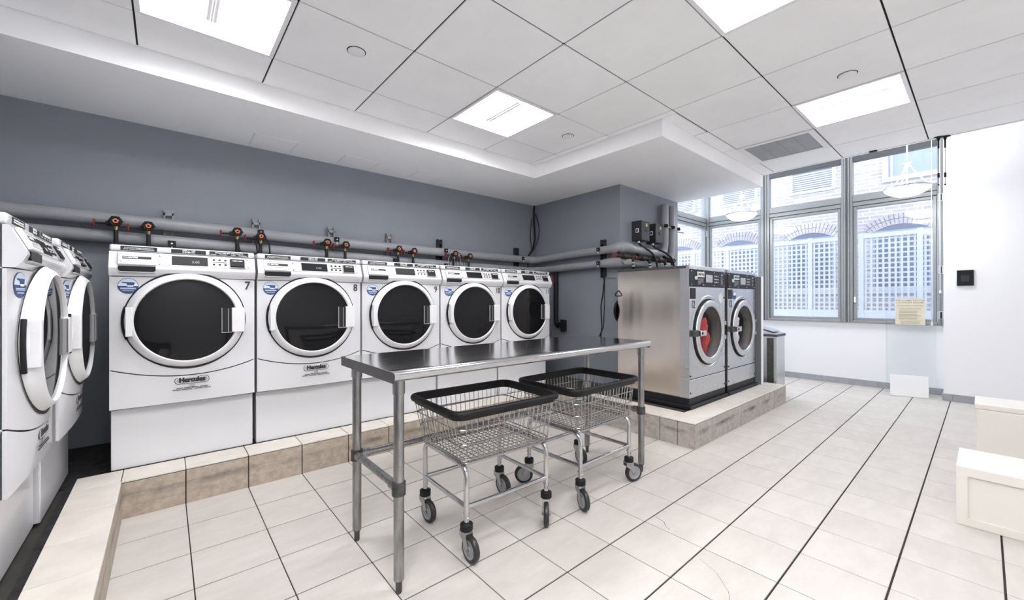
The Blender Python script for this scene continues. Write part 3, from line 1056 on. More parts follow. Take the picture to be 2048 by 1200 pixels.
for n_, c in washers.items():
    xx = .302
    text('number', str(n_), GREENNUM, c, .074, (xx, surf(xx, 1.06) - .003, 1.062), xs=.86 if n_ < 10 else .72, weight=.0012)
    if n_ != 7:
        for ch in children(c):
            if ch.name.startswith('display_plate'):
                for g2 in children(ch):
                    if g2.name.startswith('display_window'):
                        for g3 in children(g2):
                            if n_ in (9, 10, 11):
                                bpy.data.objects.remove(g3)

# ================================================================== PIPES ALONG THE WALLS
up_pts = [(XL + .02, .97, 1.742), (-.06, .97, 1.735), (1.25, .97, 1.713), (3.1, .97, 1.708), (3.60, .97, 1.708), (3.665, .955, 1.708), (3.705, .92, 1.709), (3.718, .86, 1.71),
          (3.718, .26, 1.735), (3.718, -.18, 1.74), (3.718, -.30, 1.742)]
pz = thing('upper_supply_pipe', 'grey painted pipe, the upper of the two running behind the washers', 'pipe', (0, 0, 0))
part('pipe_run', MB().tube(up_pts, .0445, 20), PIPEGREY, pz)
part('elbow_wrap', MB().tube([(3.60, .972, 1.708), (3.668, .957, 1.708), (3.708, .92, 1.709), (3.72, .86, 1.71)], .049, 18), PIPEGREY, pz)
part('corner_wrap', MB().tube(bez((3.718, -.24, 1.742), (3.715, -.40, 1.75), (3.76, -.43, 1.77), (3.90, -.425, 1.735), 10), .055, 18,
                              radii=[.046, .052, .058, .062, .064, .064, .062, .059, .056, .052, .048]), PIPEGREY, pz)
part('pillar_run', MB().tube([(3.86, -.425, 1.742), (4.1, -.42, 1.735), (4.50, -.41, 1.735), (4.58, -.40, 1.75), (4.635, -.40, 1.80), (4.65, -.40, 1.88), (4.65, -.40, 2.36)], .046, 20), PIPEGREY, pz)
part('end_cap', MB().lathe([(0, .004), (.046, .003), (.048, -.02), (.046, -.025)], 20, Matrix.Translation((4.65, -.40, 2.36))), PIPEGREY, pz)
lo_pts = [(XL + .02, .97, 1.628), (-.06, .97, 1.610), (1.25, .97, 1.587), (3.1, .97, 1.568), (3.60, .97, 1.566), (3.665, .955, 1.566), (3.705, .92, 1.567), (3.718, .86, 1.567),
          (3.718, .26, 1.580), (3.718, -.18, 1.587), (3.718, -.28, 1.588)]
pz = thing('lower_return_pipe', 'grey painted pipe, the lower of the two running behind the washers', 'pipe', (0, 0, 0))
part('pipe_run', MB().tube(lo_pts, .042, 20), PIPEGREY, pz)
part('elbow_wrap', MB().tube([(3.60, .972, 1.566), (3.668, .957, 1.566), (3.708, .92, 1.567), (3.72, .86, 1.567)], .047, 18), PIPEGREY, pz)
part('tee_fitting', MB().tube([(3.718, -.14, 1.587), (3.718, -.20, 1.588), (3.72, -.34, 1.588), (3.735, -.44, 1.588), (3.78, -.47, 1.588)], .05, 18,
                              radii=[.043, .052, .058, .060, .052]), PIPEGREY, pz)
part('fitting_plug', MB().cyl((3.70, -.44, 1.592), (3.69, -.475, 1.592), .034, 16), PIPEGREY, pz)
part('pillar_run', MB().tube([(3.76, -.44, 1.588), (3.95, -.425, 1.585), (4.15, -.425, 1.59), (4.40, -.42, 1.585), (4.66, -.41, 1.60), (4.76, -.40, 1.66), (4.81, -.40, 1.76), (4.82, -.40, 1.90), (4.82, -.40, 2.36)], .042, 20), PIPEGREY, pz)
part('end_cap', MB().lathe([(0, .004), (.042, .003), (.044, -.02), (.042, -.025)], 20, Matrix.Translation((4.82, -.40, 2.36))), PIPEGREY, pz)

# supports
def strut(name, loc, rz, label, clamps=(1.71, 1.58), black=False, z0=1.44, z1=1.86):
    t = thing(name, label, 'pipe support', loc, rz, 'channel pipe supports')
    m = MB()
    for sx in (-.028, .020):
        m.box(sx, sx + .008, -.045, 0, z0, z1)
    m.box(-.028, .028, -.006, 0, z0, z1)
    for k in range(3):
        zz = z1 - .05 - k * .12
        m.box(-.028, .028, -.045, -.040, zz, zz + .02)
    part('channel', m, GREYBOX if black else PIPEGREY, t)
    for z in clamps:
        cl = part('clamp', MB().rbox(-.005, .040, -.150, -.137, z - .016, z + .026, .003, 1), BLACK, t)
        part('bolt', MB().cyl((.018, -.15, z + .004), (.018, -.158, z + .004), .006, 8).cyl((.018, -.146, z - .05), (.018, -.146, z - .016), .006, 8), CLAMP, cl)
    return t
for x, lb, cl, bk in ((-.071, 'nearest the camera, leftmost', (1.585,), False), (.495, 'second from the left', (1.73,), False), (1.102, 'third from the left', (1.73,), False),
                      (1.677, 'fourth from the left', (1.57,), False), (2.277, 'fifth from the left', (1.72, 1.555), True), (3.441, 'in the far corner by the hanging cables', (1.71, 1.545), True)):
    strut('pipe_support', (x, YB, 0), 0, 'channel pipe support on the grey wall, ' + lb, cl, bk)
strut('pipe_support', (XP, -.118, 0), -PI / 2, 'dark channel pipe support on the pillar side, left of washer 12', (1.74, 1.585), True, 1.43, 1.87)

# ---- valves with hoses
def make_valve():
    t = thing('water_valve', '', 'valve', (0, 0, 0))
    part('valve_body', MB().cyl((-.10, 0, -.006), (-.045, 0, -.004), .007, 10).cyl((-.05, 0, -.004), (.012, 0, 0), .015, 12, .018).cyl((0, .0, .0), (0, .09, .022), .014, 10)
         .cyl((0, .0, 0), (0, -.022, .008), .017, 12).cyl((-.03, 0, -.02), (-.03, 0, .014), .011, 8), RUST, t)
    rw = MB().torus((-.105, 0, -.006), .023, .0052, 'x', 18, 6)
    for a in range(3):
        c, s = math.cos(a * PI / 3), math.sin(a * PI / 3)
        rw.cyl((-.105, -.022 * c, -.006 - .022 * s), (-.105, .022 * c, -.006 + .022 * s), .003, 6)
    part('red_handwheel', rw, RED, t)
    bwh = MB().torus((0, -.032, .012), .027, .0075, 'y', 20, 8)
    for a in range(6):
        c, s = math.cos(a * PI / 3), math.sin(a * PI / 3)
        bwh.cyl((.010 * c, -.032, .012 + .010 * s), (.027 * c, -.032, .012 + .027 * s), .004, 6)
        bwh.lathe([(0, -.006), (.008, 0), (0, .006)], 8, Matrix.Translation((.033 * c, -.032, .012 + .033 * s)))
    bw = part('black_handwheel', bwh, BLACK, t)
    part('hub_ring', MB().torus((0, -.040, .012), .011, .0045, 'y', 16, 6), ORANGE, bw)
    part('union', MB().cyl((0, 0, -.014), (0, 0, -.036), .013, 8).cyl((0, 0, -.036), (0, 0, -.054), .0105, 10), BRASS, t)
    return t
pv = make_valve()
vpos = [(-.347, 1.697, 'leftmost of ten, over the nearest washer'), (-.181, 1.682, 'second from the left, over the nearest washer'), (.344, 1.700, 'third from the left, hose curving right'),
        (.505, 1.680, 'fourth from the left, beside a cable loop'), (1.019, 1.679, 'fifth from the left'), (1.182, 1.671, 'sixth from the left'),
        (1.706, 1.675, 'seventh from the left'), (1.872, 1.667, 'eighth from the left'),
        (2.374, 1.677, 'ninth from the left, among loose wires'), (2.571, 1.663, 'rightmost of ten, right of the loose wires')]
bend = [0.0, .02, .055, -.03, .03, .02, .025, .05, .0, .02]
for k, (x, z, lb) in enumerate(vpos):
    t = pv if k == 0 else copy_tree(pv)
    t.location = (x, .88, z)
    t['label'] = 'red handled hose valve on the wall pipe, ' + lb
    t['group'] = 'water valves behind the washers'
    hz = 1.40 - z
    part('hose', MB().tube(bez((0, 0, -.045), (0, -.004, -.13), (bend[k] * .4, .0, -.16), (bend[k] + .003, .03, hz), 8), .0125, 10), HOSE, t)
# loose thin wires at two valves
wr = thing('loose_wires', 'tangle of thin dark wires hanging over the valves above washer 10', 'wire', (2.37, .86, 1.68))
for k in range(9):
    a = -.10 + .03 * k
    part('wire', MB().tube(bez((.0, .0, .03), (a * .6, -.02, .04), (a, -.02, -.03), (a * 1.2, .0, -.24), 8), .0022, 5), HOSE if k % 3 else PRINT_GREY, wr)
wr = thing('loop_cable', 'thin black cable looping beside the valves between washers 7 and 8', 'cable', (.505, .875, 1.68))
part('cable', MB().tube(bez((.02, 0, .0), (.075, -.01, .0), (.07, 0, -.1), (.06, .03, -.27), 10), .006, 8).tube(bez((-.03, .0, -.02), (-.035, 0, -.07), (-.01, 0, -.12), (-.01, .02, -.25), 8), .006, 8), HOSE, wr)

# valves on the pillar for the two large washers
pil = [(3.455, 3.77, 1.638, True, 'first from the left, with red handle'), (3.83, 4.11, 1.640, True, 'second from the left'), (4.20, 4.46, 1.642, False, 'third from the left'), (4.50, 4.625, 1.655, False, 'rightmost, with black end wheel')]
for k, (xa, xb, z, red, lb) in enumerate(pil):
    t = thing('large_washer_valve', 'rusty valve assembly on the pillar pipes, ' + lb, 'valve', (xb, -.50, z), group='rusty valves on the pillar')
    L_ = xb - xa
    part('valve_body', MB().cyl((-L_ + .02, 0, -.006), (-.02, 0, 0), .019, 12).cyl((-L_ * .55, 0, -.005), (-L_ * .35, 0, -.003), .030, 10).cyl((0, 0, -.03), (0, 0, .02), .022, 12)
         .cyl((-L_ * .45, 0, 0), (-L_ * .45, .075, .05), .017, 10), RUST, t)
    hwx = -L_ if k < 3 else .06
    hw = MB().torus((hwx, 0, -.004), .021, .006, 'x', 18, 6).cyl((hwx, 0, -.004), (hwx + (.03 if k < 3 else -.06), 0, -.004), .008, 8)
    for a in range(3):
        c, s = math.cos(a * PI / 3), math.sin(a * PI / 3)
        hw.cyl((hwx, -.021 * c, -.004 - .021 * s), (hwx, .021 * c, -.004 + .021 * s), .003, 6)
    part('red_handwheel' if red else 'black_handwheel', hw, RED if red else BLACK, t)
    part('band_clamp', MB().cyl((.0, -.012, -.055), (.003, -.012, -.07), .017, 12).cyl((.006, -.012, -.085), (.010, -.012, -.105), .018, 12), CLAMP, t)
    part('hose', MB().tube(bez((0, -.01, -.03), (.005, -.012, -.09), (.03, -.012, -.11), (.05, .0, -.21), 8), .0155, 10), HOSE, t)

# ---- electric boxes on the pillar
for k, (x0, x1, lb) in enumerate(((4.03, 4.20, 'left'), (4.335, 4.505, 'right'))):
    t = thing('control_box', 'dark grey electrical box on the pillar, the %s of two' % lb, 'electrical box', (x0, YP, 1.853), group='electrical boxes on the pillar')
    wd = x1 - x0
    part('enclosure', MB().rbox(0, wd, -.125, 0, 0, .228, .004, 1), GREYBOX, t)
    part('front_cover', MB().rbox(.002, wd - .002, -.130, -.124, .003, .225, .002, 1), GREYBOX, t)
    sw = part('switch', MB().rbox(wd * .45, wd * .75, -.133, -.129, .10, .135, .002, 1), BLACK, t)
    part('status_label', MB().box(wd * .5, wd * .72, -.132, -.1295, .165, .19).box(wd * .5, wd * .72, -.132, -.1295, .194, .20), LED, t)
    ol = part('outlet', MB().rbox(-.006, .0, -.095, -.055, .09, .14, .003, 1), CREAM, t)
    part('outlet_slots', MB().box(-.0075, -.006, -.085, -.065, .10, .13), BLACK, ol)
    part('side_knob', MB().cyl((wd, -.06, .17), (wd + .04, -.06, .17), .024, 12).cyl((wd, -.07, .05), (wd + .03, -.07, .05), .014, 10), BLACK, t)
    part('connector', MB().cyl((wd * .3, -.06, -.022), (wd * .3, -.06, 0), .016, 10), CLAMP, t)
    ex = 4.20 - x0 if k == 0 else 4.60 - x0
    part('conduit', MB().tube(bez((wd * .3, -.06, -.02), (wd * .3, -.10, -.09), (ex - .06, -.18, -.09), (ex, -.20, -.20), 10) + [Vector((ex + .03, -.21, -.30)), Vector((ex + .05, -.19, -.42))], .0115, 10), HOSE, t)
t = thing('pipe_clamp_bolts', 'black wing knobs and strut clip holding the two vertical pipes', 'clamp', (4.56, -.45, 2.08))
part('knobs', MB().cyl((.0, 0, 0), (.03, -.02, 0), .022, 10).cyl((.17, 0, .0), (.20, -.02, 0), .020, 10).cyl((.32, .0, -.005), (.34, -.02, -.005), .020, 10), BLACK, t)
part('clip', MB().box(.36, .50, .0, .04, -.04, -.034).box(.36, .50, .0, .006, -.04, -.015).cyl((.0, 0, 0), (.36, .0, -.02), .005, 6), CLAMP, t)

# ---- drain pipe, outlet, cables
t = thing('drain_pipe', 'black vertical drain pipe on the grey pillar beside washer 11', 'pipe', (XP - .05, .61, 0))
part('pipe', MB().tube([(0, 0, 1.53), (0, 0, .92), (0, -.01, .87), (0, -.04, .85), (.0, -.075, .85)], .030, 16), BLACK, t)
part('collar', MB().cyl((0, 0, 1.36), (0, 0, 1.39), .034, 14).cyl((0, -.03, .85), (0, -.05, .85), .036, 14), BLACK, t)
part('red_tag', MB().box(-.034, -.028, .0, .03, 1.40, 1.47), RED, t)
t = thing('outlet_box', 'black open outlet box on the pillar beside the drain pipe', 'outlet box', (XP, .507, .843))
part('box', MB().rbox(-.03, 0, -.04, .04, -.07, .07, .003, 1), BLACK, t)
part('cover_plate', MB().rbox(-.034, -.029, -.045, .045, -.076, .076, .003, 1), SEAM, t)
t = thing('corner_cables', 'thin black cables hanging in the grey wall corner', 'cable', (3.77, 1.03, 2.47))
part('cable', MB().tube([(0, 0, 0), (-.01, 0, -.10), (-.012, -.01, -.30), (.0, -.01, -.46), (-.05, -.02, -.60), (-.12, -.01, -.70)], .011, 8), HOSE, t)
part('cable', MB().tube(bez((.0, -.02, -.12), (.03, -.10, -.30), (.025, -.10, -.50), (-.10, -.02, -.68), 12), .006, 6), HOSE, t)
part('cable', MB().tube(bez((-.04, 0, -.18), (-.10, 0, -.38), (-.07, 0, -.50), (-.06, -.01, -.64), 12), .005, 6), HOSE, t)
part('cable', MB().tube([(-.13, 0, -.80), (-.11, 0, -.88), (-.05, 0, -.93)], .006, 6), HOSE, t)
t = thing('wall_cable', 'thin dark cable trailing down the pillar side near washer 12', 'cable', (XP - .012, -.118, 1.43))
part('cable', MB().tube([(0, 0, .06), (0, .0, -.06), (0, .015, -.18), (0, .045, -.33), (0, .04, -.45), (0, .03, -.58), (-.01, .05, -.70), (-.01, .09, -.9)], .006, 6), HOSE, t)
part('cable', MB().tube([(0, -.004, .02), (0, -.006, -.3), (0, .01, -.58), (-.01, .075, -.70)], .004, 6), HOSE, t)
part('clip_wire', MB().tube([(0, -.01, .005), (-.01, -.08, .0), (-.01, -.16, -.005)], .004, 6), PIPEGREY, t)

# ================================================================== LARGE STAINLESS WASHERS
def make_large():
    t = thing('stainless_washer', '', 'washing machine', (0, 0, 0))
    Wd, Dp = .752, .745
    part('base_frame', MB().rbox(-.035, Wd + .01, -.03, Dp - .02, 0, .035, .005, 1).box(-.015, Wd - .01, -.005, Dp - .05, .035, .095), BLACK, t)
    cb = part('cabinet', MB().rbox(0, .012, .012, Dp, .09, 1.255, .003, 1).box(Wd - .012, Wd, .012, Dp, .09, 1.255).box(.012, Wd - .012, Dp - .012, Dp, .09, 1.255)
              .box(.012, Wd - .012, .03, Dp - .012, .09, .10), STEEL, t)
    part('top_panel', MB().rbox(-.003, Wd + .003, .03, Dp, 1.252, 1.276, .003, 1), CASTIRON, t)
    hm = MB()
    n = 48
    hx_, hz_, hr_ = .385, .668, .26
    inner, outer = [], []
    for k in range(n):
        a = 2 * PI * (k + .5) / n
        c_, s_ = math.cos(a), math.sin(a)
        q = min((Wd - hx_) / c_ if c_ > 1e-6 else 9, -hx_ / c_ if c_ < -1e-6 else 9, (1.088 - hz_) / s_ if s_ > 1e-6 else 9, (.262 - hz_) / s_ if s_ < -1e-6 else 9)
        inner.append((hx_ + hr_ * c_, 0, hz_ + hr_ * s_))
        outer.append((hx_ + q * c_, 0, hz_ + q * s_))
    cor = {}
    for cx_, cz_ in ((0, .262), (Wd, .262), (Wd, 1.088), (0, 1.088)):
        kk = min(range(n), key=lambda k: (outer[k][0] - cx_) ** 2 + (outer[k][2] - cz_) ** 2)
        outer[kk] = (cx_, 0, cz_)
    hm.add(inner + outer, [(k, (k + 1) % n, n + (k + 1) % n, n + k) for k in range(n)])
    hm.add([(x, .0, z) for x, _, z in inner] + [(x, .02, z) for x, _, z in inner], [(k, (k + 1) % n, n + (k + 1) % n, n + k) for k in range(n)])
    fp = part('front_panel', hm, STEEL_FRONT, t)
    part('corner_strip', MB().box(-.0015, .004, .0, .085, .26, 1.25), STEEL_FRONT, t)
    part('lower_panel', MB().rbox(-.003, Wd + .0, -.002, .018, .088, .254, .003, 1), STEEL_FRONT, t)
    part('panel_gap', MB().box(.002, Wd - .002, .004, .02, .25, .265), SEAM, t)
    part('corner_cover', MB().rbox(-.004, .003, -.002, .085, .088, .26, .002, 1), STEEL_FRONT, t)
    tr = part('top_rail', MB().rbox(-.002, Wd + .002, -.004, .03, 1.242, 1.278, .003, 1), STEEL_FRONT, t)
    b = MB()
    for x in (.07, Wd - .07):
        b.lathe([(0, -.012), (.010, -.010), (.013, -.004)], 12, None, 'y', True, (x, 0, 1.262))
    part('rail_bolts', b, CLAMP, tr)
    cp = part('control_panel', MB().rbox(.004, Wd - .004, -.006, .02, 1.092, 1.240, .002, 1), PANELBLACK, t)
    b = MB()
    for x in (.03, .27, .50, Wd - .03):
        for z in (1.106, 1.228):
            b.lathe([(0, -.0095), (.005, -.009), (.006, -.006)], 8, None, 'y', True, (x, 0, z))
    part('panel_screws', b, CLAMP, cp)
    bp = part('brand_plate', MB().rbox(.14, .285, -.009, -.006, 1.178, 1.226, .001, 1), SILVER_PLATE, cp)
    text('brand_lettering', 'MAYTAG', PRINT_BLACK, bp, .026, (.225, -.0096, 1.202), weight=.0012)
    part('brand_emblem', MB().sweep(rrect(.012, .010, .003, 0, 2), [(0, .0004), (0, -.0004), (-.003, -.0004), (-.003, .0004)], Matrix.Translation((.158, -.0096, 1.202)) @ Matrix.Rotation(PI / 2, 4, 'X')), PRINT_BLACK, bp)
    sc_ = part('display_window', MB().rbox(.315, .455, -.010, -.006, 1.132, 1.205, .002, 1), LCD, cp)
    part('display_bezel', MB().sweep([(x, 0, z) for x, z in ((.315, 1.132), (.455, 1.132), (.455, 1.205), (.315, 1.205))], [(0, 0)]), None, cp) if False else None
    kn = part('card_slot', MB().rbox(.085, .135, -.016, -.006, 1.15, 1.182, .004, 2), CLAMP, cp)
    pr = MB()
    for k in range(6):
        pr.box(.155, .155 + (.12 if k < 4 else .06) - .012 * (k % 2), -.0075, -.006, 1.160 - k * .0095, 1.1635 - k * .0095)
    for k in range(6):
        pr.box(.645, .645 + .035 + .015 * (k % 2), -.0075, -.006, 1.185 - k * .014, 1.190 - k * .014)
    pr.box(.65, .69, -.0075, -.006, 1.205, 1.215)
    pr.box(.655, .685, -.0075, -.006, 1.215, 1.221)
    part('panel_print', pr, PRINT_GREY, cp)
    bt = MB()
    for r in range(2):
        for k in range(3):
            bt.lathe([(0, -.012), (.008, -.011), (.009, -.006)], 10, None, 'y', True, (.505 + k * .035, 0, 1.195 - r * .058))
    bt.box(.49, .59, -.008, -.006, 1.160, 1.172)
    part('buttons', bt, PRINT_GREY, cp)
    part('coin_plate', MB().rbox(.018, .118, -.0045, .0, .978, 1.076, .002, 1), BLACK, t)
    # round embossed ring
    xc, zc = .385, .668
    part('embossed_ring', MB().lathe([(.346, .001), (.341, -.003), (.331, -.004), (.325, .001)], 56, None, 'y', True, (xc, 0, zc)), STEEL_FRONT, fp)
    door = part('door', MB().lathe([(.300, -.020), (.297, -.028), (.290, -.032), (.264, -.034), (.248, -.032), (.238, -.026), (.233, -.016), (.233, .0)], 56, None, 'y', True, (xc, 0, zc)), STEEL_FRONT, t)
    part('door_side_band', MB().lathe([(.297, .0), (.300, -.006), (.300, -.020)], 56, None, 'y', True, (xc, 0, zc)), STEEL_DARKREFL, door)
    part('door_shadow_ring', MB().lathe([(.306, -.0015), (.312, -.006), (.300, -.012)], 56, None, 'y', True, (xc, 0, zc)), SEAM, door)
    part('door_gasket', MB().lathe([(.234, -.024), (.224, -.012), (.205, .008), (.192, .035), (.19, .055)], 48, None, 'y', True, (xc, 0, zc)), GASKET, door)
    part('door_glass', MB().lathe([(0, -.022), (.10, -.021), (.18, -.018), (.233, -.014)], 48, None, 'y', True, (xc, 0, zc)), DOORGLASS, door, fix=False)
    part('drum', MB().lathe([(.205, .012), (.235, .02), (.27, .05), (.27, .40), (.2, .44), (0, .44)], 40, None, 'y', True, (xc, 0, zc)), DRUM, t, fix=False)
    la = part('door_latch', MB().rbox(xc - .275, xc - .165, -.056, -.030, zc - .026, zc + .026, .004, 1), CHROME, door)
    part('latch_keeper', MB().rbox(xc - .345, xc - .275, -.036, -.002, zc - .03, zc + .03, .004, 1), CASTIRON, door)
    part('latch_eye', MB().lathe([(0, -.059), (.012, -.058), (.013, -.052)], 12, None, 'y', True, (xc - .245, 0, zc)), BLACK, la)
    part('door_hinge', MB().rbox(xc + .285, xc + .345, -.026, 0, zc - .09, zc - .05, .004, 1).rbox(xc + .285, xc + .345, -.026, 0, zc + .05, zc + .09, .004, 1), CHROME, door)
    b = MB()
    for x, z in ((Wd - .015, .99), (Wd - .015, .30), (Wd - .015, .13), (.015, .29), (.015, .14)):
        b.lathe([(0, -.010), (.007, -.008), (.009, -.002)], 8, None, 'y', True, (x, 0, z))
    part('front_bolts', b, CASTIRON, t)
    rp = part('rear_drive_cover', MB().lathe([(.0, .05), (.09, .045), (.125, .03), (.13, .0)], 32, None, 'y', True, (.095, Dp, .855)), BLACK, t)
    part('rear_hose_loop', MB().tube(bez((.0, Dp - .012, 1.065), (-.05, Dp - .01, 1.04), (-.10, Dp - .01, 1.005), (.01, Dp - .012, 1.01), 10), .007, 8), HOSE, t)
    return t
l12 = make_large()
l12['label'] = 'stainless steel washer numbered 12, nearer one with the long bare side'
l12['group'] = 'large stainless washers'
l13 = copy_tree(l12)
l13['label'] = 'stainless steel washer numbered 13, between washer 12 and the grey partition'
l12.location = (3.428, -1.30, ZB)
l13.location = (4.250, -1.30, ZB)
for l, n_ in ((l12, '12'), (l13, '13')):
    text('number', n_, PRINT_BLACK, l, .098, (.075, -.0015, .925), xs=.72, weight=.001)
st = part('round_sticker', MB().lathe([(0, -.002), (.042, -.002), (.042, 0)], 28, None, 'y', False, (.175, 0, 1.015)), NAVY, l13)
part('sticker_top', MB().prism([(.175 + .037 * math.cos(a), 1.015 + .037 * math.sin(a)) for a in [PI * k / 12 for k in range(13)]], -.0030, -.002, 'y'), PALEBLUE, st)
part('worn_sticker', MB().lathe([(0, -.0015), (.05, -.0015), (.05, 0)], 24, None, 'y', False, (.655, 0, .985)), SILVER_PLATE, l12)
part('grip_sticker', MB().box(.70, .735, -.002, 0, .78, .84), PRINT_BLACK, l13)
# laundry inside
def cloth(name, m, label, loc, r, seed):
    rnd = random.Random(seed)
    mb = MB()
    ph = [rnd.uniform(0, 6.28) for _ in range(6)]
    def fn(a, b):
        th, f_ = 2 * PI * a, PI * b
        d = Vector((math.sin(f_) * math.cos(th), math.sin(f_) * math.sin(th), math.cos(f_)))
        k = 1 + .16 * math.sin(4 * d.x * 2 + ph[0]) * math.sin(5 * d.z + ph[1]) + .10 * math.sin(9 * d.y + ph[2] + 5 * d.z)
        return (d.x * r[0] * k, d.y * r[1] * k, d.z * r[2] * k)
    mb.grid(fn, 28, 16)
    o = part(name, mb, m, None, loc)
    tag(o, label, 'laundry')
    return o
cloth('red_garment', REDCLOTH, 'red garment seen through the porthole of washer 12', (3.428 + .31, -1.30 + .075, .2 + .64), (.125, .09, .20), 1)
cloth('red_towel', REDCLOTH, 'dark red cloth behind the porthole of washer 13', (4.25 + .36, -1.30 + .10, .2 + .66), (.09, .07, .12), 2)
cloth('white_garment', WHITECLOTH, 'white cloth tumbled in the porthole of washer 13', (4.25 + .275, -1.30 + .05, .2 + .745), (.075, .045, .085), 3)
cloth('white_sock', WHITECLOTH, 'small white cloth below the red one in washer 13', (4.25 + .29, -1.30 + .05, .2 + .565), (.07, .045, .07), 4)

# partition beside washer 13
t = thing('half_height_partition', 'grey half-height partition with white end beside washer 13', 'partition', (5.06, -1.345, .203))
part('grey_face', MB().box(0, .01, 0.002, 1.0, 0, 1.232), PARTGREY, t)
part('white_core', MB().rbox(.01, .075, 0, 1.0, 0, 1.234, .003, 1), WALLWHITE, t)

# trash can
t = thing('trash_can', 'stainless steel trash can with sloped lid beside the plinth', 'trash can', (5.33, -1.42, 0))
part('body', MB().rbox(0, .30, 0, .40, .03, .745, .004, 1), STEEL_FRONT, t)
part('dark_panel', MB().box(-.004, .002, .03, .10, .05, .72).box(-.004, .002, .2, .34, .05, .72), CASTIRON, t)
part('lid_collar', MB().rbox(-.008, .308, -.008, .408, .735, .765, .004, 1), CASTIRON, t)
part('sloped_lid', MB().prism([(-.006, .763), (.406, .763), (.406, .86), (.35, .875)], -.006, .306, 'x'), STEEL_FRONT, t)
fl = part('flap', MB().prism([(.04, .790), (.32, .868), (.322, .874), (.038, .796)], .03, .27, 'x'), STEEL_FRONT, t)
part('foot', MB().box(.27, .30, .0, .03, 0, .03).box(.0, .03, .0, .03, 0, .03).box(.27, .30, .37, .40, 0, .03).box(.0, .03, .37, .40, 0, .03), BLACK, t)

# ================================================================== STEEL TABLE
t = thing('work_table', 'long stainless steel folding table in front of the washers', 'table', (0, 0, 0))
TX0, TX1, TY0, TY1, TZ = .578, 2.412, -1.52, -.91, .889
sec = [(TY1, TZ - .045), (TY1, TZ - .004), (TY1 - .004, TZ), (TY1 - .012, TZ), (TY0 + .06, TZ), (TY0 + .05, TZ), (TY0 + .035, TZ + .0005), (TY0 + .022, TZ + .003)]
for k in range(13):
    a = PI / 2 + PI * k / 12 * 1.35
    sec.append((TY0 + .012 + .021 * math.cos(a), TZ - .018 + .021 * math.sin(a)))
sec += [(TY0 + .02, TZ - .04), (TY0 + .03, TZ - .006), (TY1 - .01, TZ - .006), (TY1 - .006, TZ - .045)]
part('tabletop', MB().prism(sec, TX0, TX1, 'x', smooth=True), STEEL_TOP, t)
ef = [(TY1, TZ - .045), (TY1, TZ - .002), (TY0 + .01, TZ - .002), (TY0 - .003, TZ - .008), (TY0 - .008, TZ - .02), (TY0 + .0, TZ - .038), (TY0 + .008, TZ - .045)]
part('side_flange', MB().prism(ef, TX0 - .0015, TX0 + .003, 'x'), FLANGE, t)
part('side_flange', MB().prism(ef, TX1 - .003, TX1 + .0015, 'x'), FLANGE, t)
part('hat_channel', MB().box(TX0 + .02, TX1 - .02, -1.28, -1.16, TZ - .04, TZ - .007), STEEL, t)
LX = (.618, 2.372)
LY = (-1.475, -1.01)
for x in LX:
    for y in LY:
        lg = part('leg', MB().cyl((x, y, .055), (x, y, TZ - .03), .0207, 20), GALV, t)
        part('foot', MB().tube([(x, y, .075), (x, y, .055), (x, y, .045)], .02, 16, radii=[.0207, .019, .0145]).cyl((x, y, 0.004), (x, y, .05), .0125, 10).cyl((x, y, 0), (x, y, .005), .010, 10), CASTIRON, lg)
        part('sleeve', MB().cyl((x, y, .795), (x, y, TZ - .02), .0245, 20), GALV, lg)
        part('collar', MB().cyl((x, y, .392), (x, y, .442), .0275, 20), CASTIRON, lg)
for x in LX:
    part('cross_bar', MB().cyl((x, LY[0] + .015, .417), (x, LY[1] - .015, .417), .0165, 16).cyl((x, LY[0] + .02, .417), (x, LY[0] + .06, .417), .022, 14)
         .cyl((x, LY[1] - .06, .417), (x, LY[1] - .02, .417), .022, 14), GALV, t)
part('rear_bar', MB().cyl((LX[0] + .015, LY[1], .417), (LX[1] - .015, LY[1], .417), .0165, 16).cyl((LX[0] + .02, LY[1], .417), (LX[0] + .06, LY[1], .417), .022, 14)
     .cyl((LX[1] - .06, LY[1], .417), (LX[1] - .02, LY[1], .417), .022, 14), GALV, t)

# ================================================================== LAUNDRY CARTS
def caster(cart, x, y, rot, worn=False):
    c = part('caster', MB().cyl((0, 0, .131), (0, 0, .158), .029, 20).cyl((0, 0, .158), (0, 0, .163), .029, 20, .020), RUBBER, cart, (x, y, 0), (0, 0, rot))
    fk = MB()
    for s in (-1, 1):
        fk.prism([(-.028, .128), (.022, .128), (.026, .10), (.040, .065), (.042, .052), (.026, .050), (.0, .085), (-.028, .105)], s * .019 - .0015, s * .019 + .0015, 'y')
    fk.box(-.028, .022, -.0205, .0205, .126, .131)
    fk.cyl((0.034, -.024, .0585), (.034, .024, .0585), .006, 8)
    part('fork', fk, ZINC, c)
    cx, cz = .034, .0585
    part('tire', MB().lathe([(.041, -.0135), (.052, -.0135), (.0575, -.009), (.0585, -.004), (.0585, .004), (.0575, .009), (.052, .0135), (.041, .0135)], 32, None, 'y', True, (cx, 0, cz)), TIRE, c)
    part('hub', MB().lathe([(0, -.013), (.012, -.014), (.014, -.0105), (.034, -.0105), (.036, -.0138), (.0412, -.0142), (.0412, .0142), (.036, .0138), (.034, .0105), (.014, .0105), (.012, .014), (0, .013)],
                            28, None, 'y', True, (cx, 0, cz)), HUB, c)

